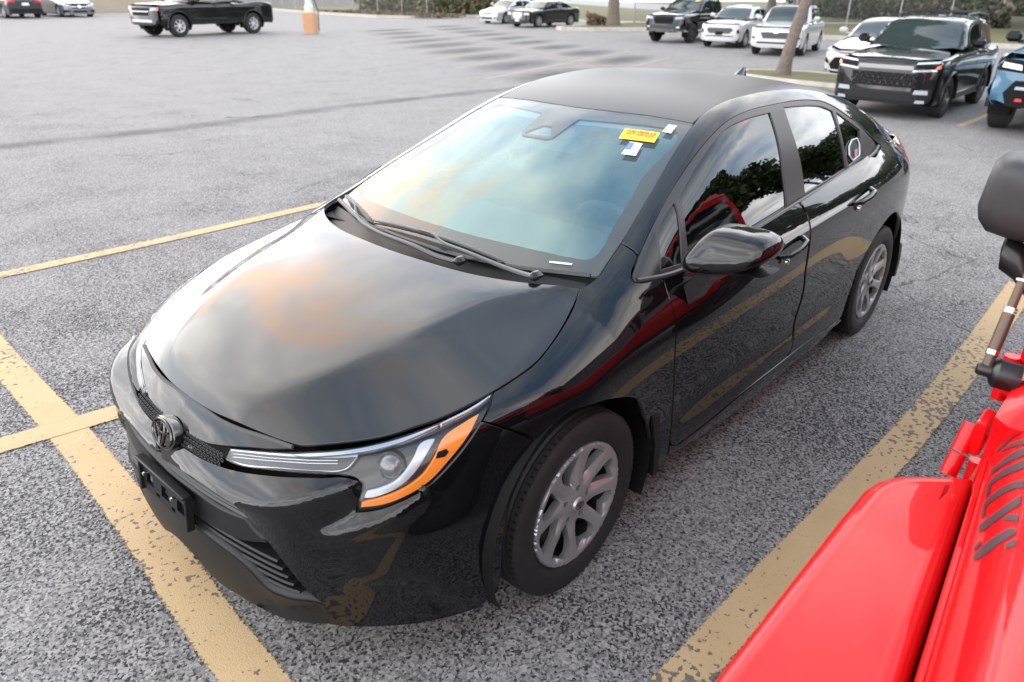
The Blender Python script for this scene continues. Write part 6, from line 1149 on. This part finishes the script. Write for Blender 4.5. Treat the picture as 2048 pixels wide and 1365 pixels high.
# ---------------------------------------------------------------- edges of the lot
M_conc = mat('pale_concrete', (.42, .395, .36), .85, noise=(3, .6, (.30, .28, .25)), bump=(40, .3))
M_kerb = mat('kerb_concrete', (.44, .41, .37), .85, noise=(5, .6, (.28, .25, .22)))
M_grass = mat('grass_ground', (.075, .095, .030), .95, noise=(1.6, .8, (.16, .115, .055)), bump=(30, .6))
M_bark = mat('grey_bark', (.19, .15, .125), .9, noise=(14, .7, (.10, .08, .07)), bump=(22, 1.))
M_leafs = [mat('leaf_dark_green', (.035, .060, .018), .6), mat('leaf_mid_green', (.060, .095, .026), .6), mat('leaf_dry', (.16, .10, .045), .7)]
random.seed(7); rng = np.random.default_rng(7)
def sheet(name, pts, z, m, kind='structure', thick=.12):
    b = MB(); b.loft([[(x, y, z-thick) for x, y in pts], [(x, y, z) for x, y in pts]]); o = b.build(name, m, smooth=False); o['kind'] = kind; return o
LAWN = [(-34.6, -62), (-31.0, -45), (-30.2, -38.2), (-31.5, -36.6), (-36.2, -35.4), (-36.6, -22.8), (-33.0, -22.4), (-28.4, -22.1), (-27.9, -21.4), (-28.6, -20.2), (-30.6, -18.9), (-31.8, -16.3), (-31.4, -6), (-31.4, 12), (-34, 60), (-130, 60), (-130, -62)]
sheet('lawn', LAWN, .14, M_grass, thick=.5)
b = MB(); P = resample(np.array([(x, y, .075) for x, y in LAWN[:15]]), 1.2, False, True, 20); V = []
for i, q in enumerate(P):
    t = P[min(i+1, len(P)-1)]-P[max(i-1, 0)]; t /= np.linalg.norm(t); n_ = np.array([t[1], -t[0], 0]); V.append([tuple(q+n_*a+np.array([0, 0, z])) for a, z in ((-.16, -.08), (-.10, .085), (.10, .085), (.16, -.08))])
b.loft(V); o = b.build('kerb', M_kerb, smooth=False); o['kind'] = 'structure'
isl = [(-14.05, -3.35), (-14.2, -4.6), (-14.6, -5.9), (-15.6, -6.1), (-16.1, -5.2), (-15.9, -3.5), (-15.0, -3.05)]
ii = [tuple(q) for q in resample(np.array([(x, y, 0) for x, y in isl]), .3)[:, :2]]
sheet('grass_island', ii, .13, M_grass); b = MB(); b.tube([(x, y, .07) for x, y in ii+ii[:1]], .085, 6); o = b.build('island_kerb', M_kerb); o['kind'] = 'structure'
sheet('road', [(-60, -20), (-52, -26), (-120, -120), (-130, -110)], .165, mat('grey_road', (.25, .245, .24), .9), thick=.02)
sheet('pavement', [(-44, -14.6), (-44.6, -15.5), (-52.6, -9.3), (-52, -8.4)], .17, M_conc, thick=.02); sheet('pavement', [(-33.5, -23.5), (-34.0, -24.4), (-44.6, -15.5), (-44, -14.6)], .17, M_conc, thick=.02)
# faded stall lines of the lot's middle rows
for k in range(9):
    x0 = -9.4-1.15*k; y0 = -7.6-2.15*k; line([(x0, y0), (x0-4.6, y0-1.2)], .10, .004, m=M_line_far); line([(x0-4.6, y0-1.2), (x0-9.2, y0-2.4)], .10, .004, m=M_line_far)
line([(-12.6, -5.2), (-24.2, -27.0)], .10, .006, m=M_line_far)
for (a, b_) in (((-11.2, -.62), (-15.2, -.50)), ((-11.2, 2.1), (-15.6, 2.1)), ((-23.0, -9.75), (-28, -9.2)), ((-22.1, -7.1), (-27, -6.5)), ((-24.4, -12.45), (-29, -12.2)), ((-25.2, -15.3), (-30, -15.2)), ((-14.7, -46.9), (-14.7, -51)), ((-18.1, -46.9), (-18.1, -51)), ((-11.4, -46.9), (-11.4, -51))): line([a, b_], .11)
# old oil stains in the stalls, a tar seam across the lane
def stain_mat():
    m = bpy.data.materials.new('oil_stain'); m.use_nodes = True; nt = m.node_tree; N = nt.nodes; L = nt.links; b = N['Principled BSDF']; b.inputs['Base Color'].default_value = (.045, .046, .055, 1); b.inputs['Roughness'].default_value = .75
    uv = N.new('ShaderNodeUVMap'); g = N.new('ShaderNodeTexGradient'); g.gradient_type = 'SPHERICAL'; L.new(uv.outputs[0], g.inputs[0]); tc = N.new('ShaderNodeTexCoord'); z = N.new('ShaderNodeTexNoise'); z.inputs['Scale'].default_value = 2.2; z.inputs['Detail'].default_value = 5; L.new(tc.outputs['Object'], z.inputs[0])
    k = N.new('ShaderNodeMath'); k.operation = 'MULTIPLY'; L.new(g.outputs[0], k.inputs[0]); L.new(z.outputs[0], k.inputs[1]); r = N.new('ShaderNodeMapRange'); r.inputs[1].default_value = .02; r.inputs[2].default_value = .42; r.inputs[4].default_value = .50; L.new(k.outputs[0], r.inputs[0]); L.new(r.outputs[0], b.inputs['Alpha']); return m
M_stain = stain_mat(); M_seam = M_stain.copy(); M_seam.name = 'tar_seam'
for q in M_seam.node_tree.nodes:
    if q.type == 'MAP_RANGE': q.inputs[4].default_value = .34
_sz = [.0025]
def stain(c, ax, a, b_, m=None):
    ax = np.array(ax, float); ax /= np.linalg.norm(ax); n_ = np.array([-ax[1], ax[0]]); c = np.array(c, float); V = []; U = []; _sz[0] += .00004
    for u, v in ((-1, -1), (1, -1), (1, 1), (-1, 1)): q = c+ax*a*u+n_*b_*v; V.append((q[0], q[1], _sz[0])); U.append((u, v))
    me = bpy.data.meshes.new('oil_stain'); me.from_pydata(V, [], [(0, 1, 2, 3)]); uv = me.uv_layers.new(name='UVMap')
    for i in range(4): uv.data[i].uv = U[i]
    o = link('oil_stain', me, m or M_stain); o['kind'] = 'structure'
for k in range(9):
    x0 = -9.4-1.15*k-.57; y0 = -7.6-2.15*k-1.07
    for j_, l_ in ((2.3, 2.2), (6.9, 2.1)): stain((x0-j_, y0-.26*j_), (4.6, 1.2), l_*random.uniform(.9, 1.2), random.uniform(.75, 1.0))
SEAM = [(-.6, -8.7), (-1.9, -8.5), (-3.0, -8.39), (-4.5, -8.42), (-6.0, -8.5), (-7.7, -8.4), (-9.4, -8.24), (-11.0, -7.95), (-12.7, -7.56)]
for a_, b_ in zip(SEAM[:-1], SEAM[1:]): stain(((a_[0]+b_[0])/2, (a_[1]+b_[1])/2), (b_[0]-a_[0], b_[1]-a_[1]), math.hypot(b_[0]-a_[0], b_[1]-a_[1])*.75, .32, M_seam)
# light pole
lp = thing('light_pole', 'white lamp pole standing on a round orange concrete footing', 'lamp post', (-17.3, -26.3, 0))
b = MB(); b.lathe([(.30, 0), (.30, .78), (.27, .82), (.001, .83)], 24, axis='Z'); b.build('footing', mat('orange_worn_concrete', (.56, .27, .12), .85, noise=(6, .8, (.48, .36, .26))), lp)
b = MB(); b.lathe([(.19, .82), (.19, 1.02), (.14, 1.08), (.13, 1.2), (.10, 8.2), (.001, 8.21)], 16, axis='Z'); b.build('pole', mat('pole_white', (.62, .63, .64), .5), lp)
b = MB(); b.box((0, .7, 8.15), (.35, .9, .14), bev=.04); b.build('lamp_head', M_alloy, lp)
b = MB(); b.tube([(-.31, .12, .1), (-.33, .14, .9), (-.2, .1, 1.3)], .02, 6); b.build('cable_conduit', M_satin, lp)
# walls
w = MB(); w.box((-17.5, -57.4, .95), (19, .3, 1.9), rz=R(-2)); tag(w.build('retaining_wall', mat('beige_wall', (.40, .34, .26), .9, noise=(1.2, .5, (.33, .28, .21)), bump=(12, .4)), smooth=False), 'long beige retaining wall behind the parked cars at the top left', 'wall')
w = MB(); w.box((-45, -68, 1.1), (38, .3, 2.2), rz=R(8)); tag(w.build('block_wall', mat('grey_block_wall', (.30, .29, .29), .9, noise=(2, .5, (.24, .23, .23))), smooth=False), 'grey block wall far behind the lamp pole', 'wall')
# chain link fence
M_galv = mat('galvanised_steel', (.36, .37, .38), .45, metal=.6)
def mesh_mat():
    m = bpy.data.materials.new('chain_link'); m.use_nodes = True; nt = m.node_tree; N = nt.nodes; L = nt.links; b = N['Principled BSDF']; b.inputs['Base Color'].default_value = (.26, .26, .26, 1); b.inputs['Metallic'].default_value = .4
    uv = N.new('ShaderNodeUVMap'); 
    s = N.new('ShaderNodeSeparateXYZ'); L.new(uv.outputs[0], s.inputs[0])
    def m_(op, a, b_):
        q = N.new('ShaderNodeMath'); q.operation = op
        for i, v in enumerate((a, b_)):
            if isinstance(v, (int, float)): q.inputs[i].default_value = v
            else: L.new(v, q.inputs[i])
        return q.outputs[0]
    a = m_('PINGPONG', m_('ADD', s.outputs[0], s.outputs[1]), .04); c = m_('PINGPONG', m_('SUBTRACT', s.outputs[0], s.outputs[1]), .04)
    k = m_('LESS_THAN', m_('MINIMUM', a, c), .0034); L.new(k, b.inputs['Alpha']); return m
M_link = mesh_mat()
def fence(name, label, pts, h=1.55, step=3.0):
    root = thing(name, label, 'fence', (pts[0][0], pts[0][1], 0)); L0 = Vector((pts[0][0], pts[0][1], 0)); P = resample(np.array([(x, y, .14) for x, y in pts]), step, False, False)
    for q in P:
        b = MB(); b.tube([Vector(q)-L0, Vector(q)-L0+Vector((0, 0, h))], .035, 7); b.build('fence_post', M_galv, root)
    b = MB(); b.tube([Vector(q)-L0+Vector((0, 0, h-.03)) for q in P], .022, 6); b.build('top_rail', M_galv, root)
    V = []; F = []; uv_ = []; s = 0
    for i, q in enumerate(P):
        if i: s += float(np.linalg.norm(P[i]-P[i-1]))
        V += [tuple(Vector(q)-L0), tuple(Vector(q)-L0+Vector((0, 0, h-.04)))]; uv_ += [(s, 0), (s, h)]
        if i: F.append((2*i-2, 2*i, 2*i+1, 2*i-1))
    me = bpy.data.meshes.new('wire_mesh'); me.from_pydata(V, [], F); u = me.uv_layers.new(name='UVMap')
    for li, lp_ in enumerate(me.loops): u.data[li].uv = uv_[lp_.vertex_index]
    link('wire_mesh', me, M_link, root)
fence('chain_link_fence', 'galvanised chain link fence with a top rail behind the white suvs', [(-33.2, -21.0), (-41.5, -13.2), (-50, -5.5), (-57, 2), (-62, 10)])
fence('boundary_fence', 'taller wire fence on the leaf strewn bank at the top centre', [(-36, -60), (-33.5, -45), (-36, -40), (-44, -36)], 1.9, 2.6)
# leaves as small quads
def leaf_mesh(name, n, pos, size):
    V = np.zeros((n*4, 3)); a = rng.normal(size=(n, 3)); a /= np.linalg.norm(a, axis=1, keepdims=True); b_ = np.cross(a, rng.normal(size=(n, 3))); b_ /= np.linalg.norm(b_, axis=1, keepdims=True); s = size*rng.uniform(.6, 1.4, (n, 1))
    for k, (i, j) in enumerate(((-1, -.6), (1, -.6), (1, .6), (-1, .6))): V[k::4] = pos+a*s*i*.5+b_*s*j*.5
    me = bpy.data.meshes.new(name); me.from_pydata(V.tolist(), [], [(4*i, 4*i+1, 4*i+2, 4*i+3) for i in range(n)]); return me
def crown_points(n, centers, radii):
    k = rng.integers(0, len(centers), n); d = rng.normal(size=(n, 3)); d /= np.linalg.norm(d, axis=1, keepdims=True); r = rng.uniform(.45, 1., (n, 1))**.5; return np.asarray(centers)[k]+d*r*np.asarray(radii)[k][:, None]*[1, 1, .75]
CROWNS = []
def tree(label, loc, h, spread, r0, lean=(0, 0), forks=4, leaves=4500, group=None, cb=.35, proto=None, name='oak_tree'):
    root = thing(name, label, 'tree', (loc[0], loc[1], .1), random.uniform(0, 6.28) if proto is not None else 0, group)
    if proto is not None:
        for ch in proto.children:
            c = ch.copy(); COL.objects.link(c); c.parent = root
        root.scale = (h/proto['h_'],)*3; return root
    root['h_'] = float(h); b = MB(); top = Vector((lean[0], lean[1], h*cb)); n = 9
    b.tube([Vector((top.x*t**1.3+.06*math.sin(5*t), top.y*t**1.3+.04*math.sin(4*t+1), h*cb*t)) for t in np.linspace(0, 1, n)], [r0*(1.35 if i == 0 else 1.08 if i == 1 else 1-.25*i/n) for i in range(n)], 14)
    cs = []; rs = []
    for k in range(forks):
        a = 2*math.pi*k/forks+.6+random.uniform(-.4, .4); e = Vector((math.cos(a)*spread*random.uniform(.45, .8), math.sin(a)*spread*random.uniform(.45, .8), h*random.uniform(.62, .85))); m = top.lerp(e, .5)+Vector((0, 0, .08*h))
        b.tube([top-Vector((0, 0, .15)), top.lerp(m, .5), m, e], [r0*.62, r0*.5, r0*.36, r0*.1], 8)
        for _ in range(5): cs.append(tuple(e+Vector((random.uniform(-1, 1)*spread*.4, random.uniform(-1, 1)*spread*.4, random.uniform(-.12, .18)*h)))); rs.append(spread*random.uniform(.22, .42))
    b.build('trunk', M_bark, root, ang=70)
    P = crown_points(leaves, cs, rs); o = link('crown', leaf_mesh('crown', leaves, P, spread*.085), M_leafs, root); o.data.polygons.foreach_set('material_index', rng.choice([0, 0, 1], leaves).tolist())
    return root
tree('slim grey tree with a forked trunk on the grass island', (-15.2, -5.15), 7.5, 3.2, .135, (-.30, .34), 3, 5000, name='island_tree', cb=.27)
T0 = tree('broad oak left of the road at the far side of the lawn', (-31.6, -21.2), 9, 4.5, .30, (.1, .1), 5, 5000)
GT = 'oaks beyond the fence'
big = tree('dark spreading oak beyond the fence, behind the black suv', (-49, -1.5), 9.5, 5.5, .38, (.3, .3), 6, 7000, GT, .22)
for k, (x, y, h) in enumerate([(-52, -8, 9), (-55, 5, 10), (-47, 8, 8.5), (-60, -2, 11), (-44, 16, 9), (-58, 14, 10), (-62, -14, 10), (-66, 8, 12), (-47, -18.5, 8), (-56, -24, 9)]): tree('dark green oak in the row beyond the chain link fence', (x, y), h, 5, .35, group=GT, proto=big)
GL = 'oaks on the side of the lot beyond the red car'
for k, (x, y, h) in enumerate([(-21, 19, 10.5), (-15, 22, 11), (-9.5, 22, 9), (-27, 23, 12), (-3, 26, 8), (-34, 22, 11), (4, 27, 8)]): tree('green oak standing beyond the red car, seen mirrored in the side glass', (x, y), h, 5, .35, group=GL, proto=big)
# hedge and dry brush
def brush(name, label, cat, loc, size, n, mats, kind=None, leaf=.16):
    P = rng.uniform(-1, 1, (n, 3)); P[:, 2] = np.abs(P[:, 2]); P *= np.array(size)/2*[1, 1, 2]; P[:, 2] *= (1-.35*rng.random(n)); P[:, 2] *= .75+.25*np.sin(P[:, 0]*1.7+loc[0])
    o = link(name, leaf_mesh(name, n, P, leaf), mats); o.location = (loc[0], loc[1], .14); o.data.polygons.foreach_set('material_index', rng.integers(0, len(mats), n).tolist())
    if kind: o['kind'] = kind
    else: tag(o, label, cat)
    return o
M_hedge_brown = mat('hedge_dark_brown', (.030, .028, .020), .9)  # dark brown leaves mixed at random into the hedge
hd = brush('hedge', 'dark clipped hedge running behind the chain link fence', 'hedge', (-52, -14, 0), (2.2, 18, 1.7), 9000, [M_leafs[0], M_hedge_brown, M_bark], leaf=.22); hd.rotation_euler = (0, 0, R(-42))
h2 = brush('hedge', 'long green hedge at the right end of the fence', 'hedge', (-62, 3, 0), (2.5, 22, 1.8), 7000, [M_leafs[0], M_leafs[1]], leaf=.26); h2.rotation_euler = (0, 0, R(-38))
for k, (x, y, sx, sy, h) in enumerate([(-33.8, -18.6, 2.4, 1.2, .75), (-35.6, -17.0, 2.6, 1.4, .7), (-31.6, -21.9, 1.4, .9, .6), (-38, -15.2, 3, 1.4, .8)]):
    o = brush('dry_bush', ['low brown bush at the foot of the fence beside the black pickup', 'brown leafy bush behind the black pickup', 'small dry bush at the foot of the oak on the kerb', 'dry bush behind the white crossover'][k], 'bush', (x, y, 0), (sx, sy, h), 900, [M_leafs[2], M_leafs[2], M_bark], leaf=.13); o.rotation_euler = (0, 0, R(-40))
brush('leaf_litter', None, None, (-33.4, -41, 0), (3.4, 12, .10), 3000, [M_leafs[2], M_bark], 'stuff', .14)
brush('undergrowth', None, None, (-40, -42, 0), (7, 14, 1.9), 7000, [M_leafs[0], M_leafs[1], M_leafs[2]], 'stuff', .25)
wd = brush('far_wood', None, None, (-74, -8, 0), (5, 70, 6), 16000, [M_leafs[0], M_leafs[0], M_leafs[1]], 'stuff', .62); wd.rotation_euler = (0, 0, R(-34))
# utility pole, seen in the side glass
up = thing('utility_pole', 'wooden utility pole with cross arms beyond the red car', 'utility pole', (-7.2, 19.5, 0))
b = MB(); b.tube([(0, 0, 0), (0, 0, 9.2)], [.16, .11], 10); b.build('pole', M_bark, up)
for z in (8.9, 8.2):
    b = MB(); b.box((0, 0, z), (2.3, .10, .11)); b.build('cross_arm', M_bark, up)
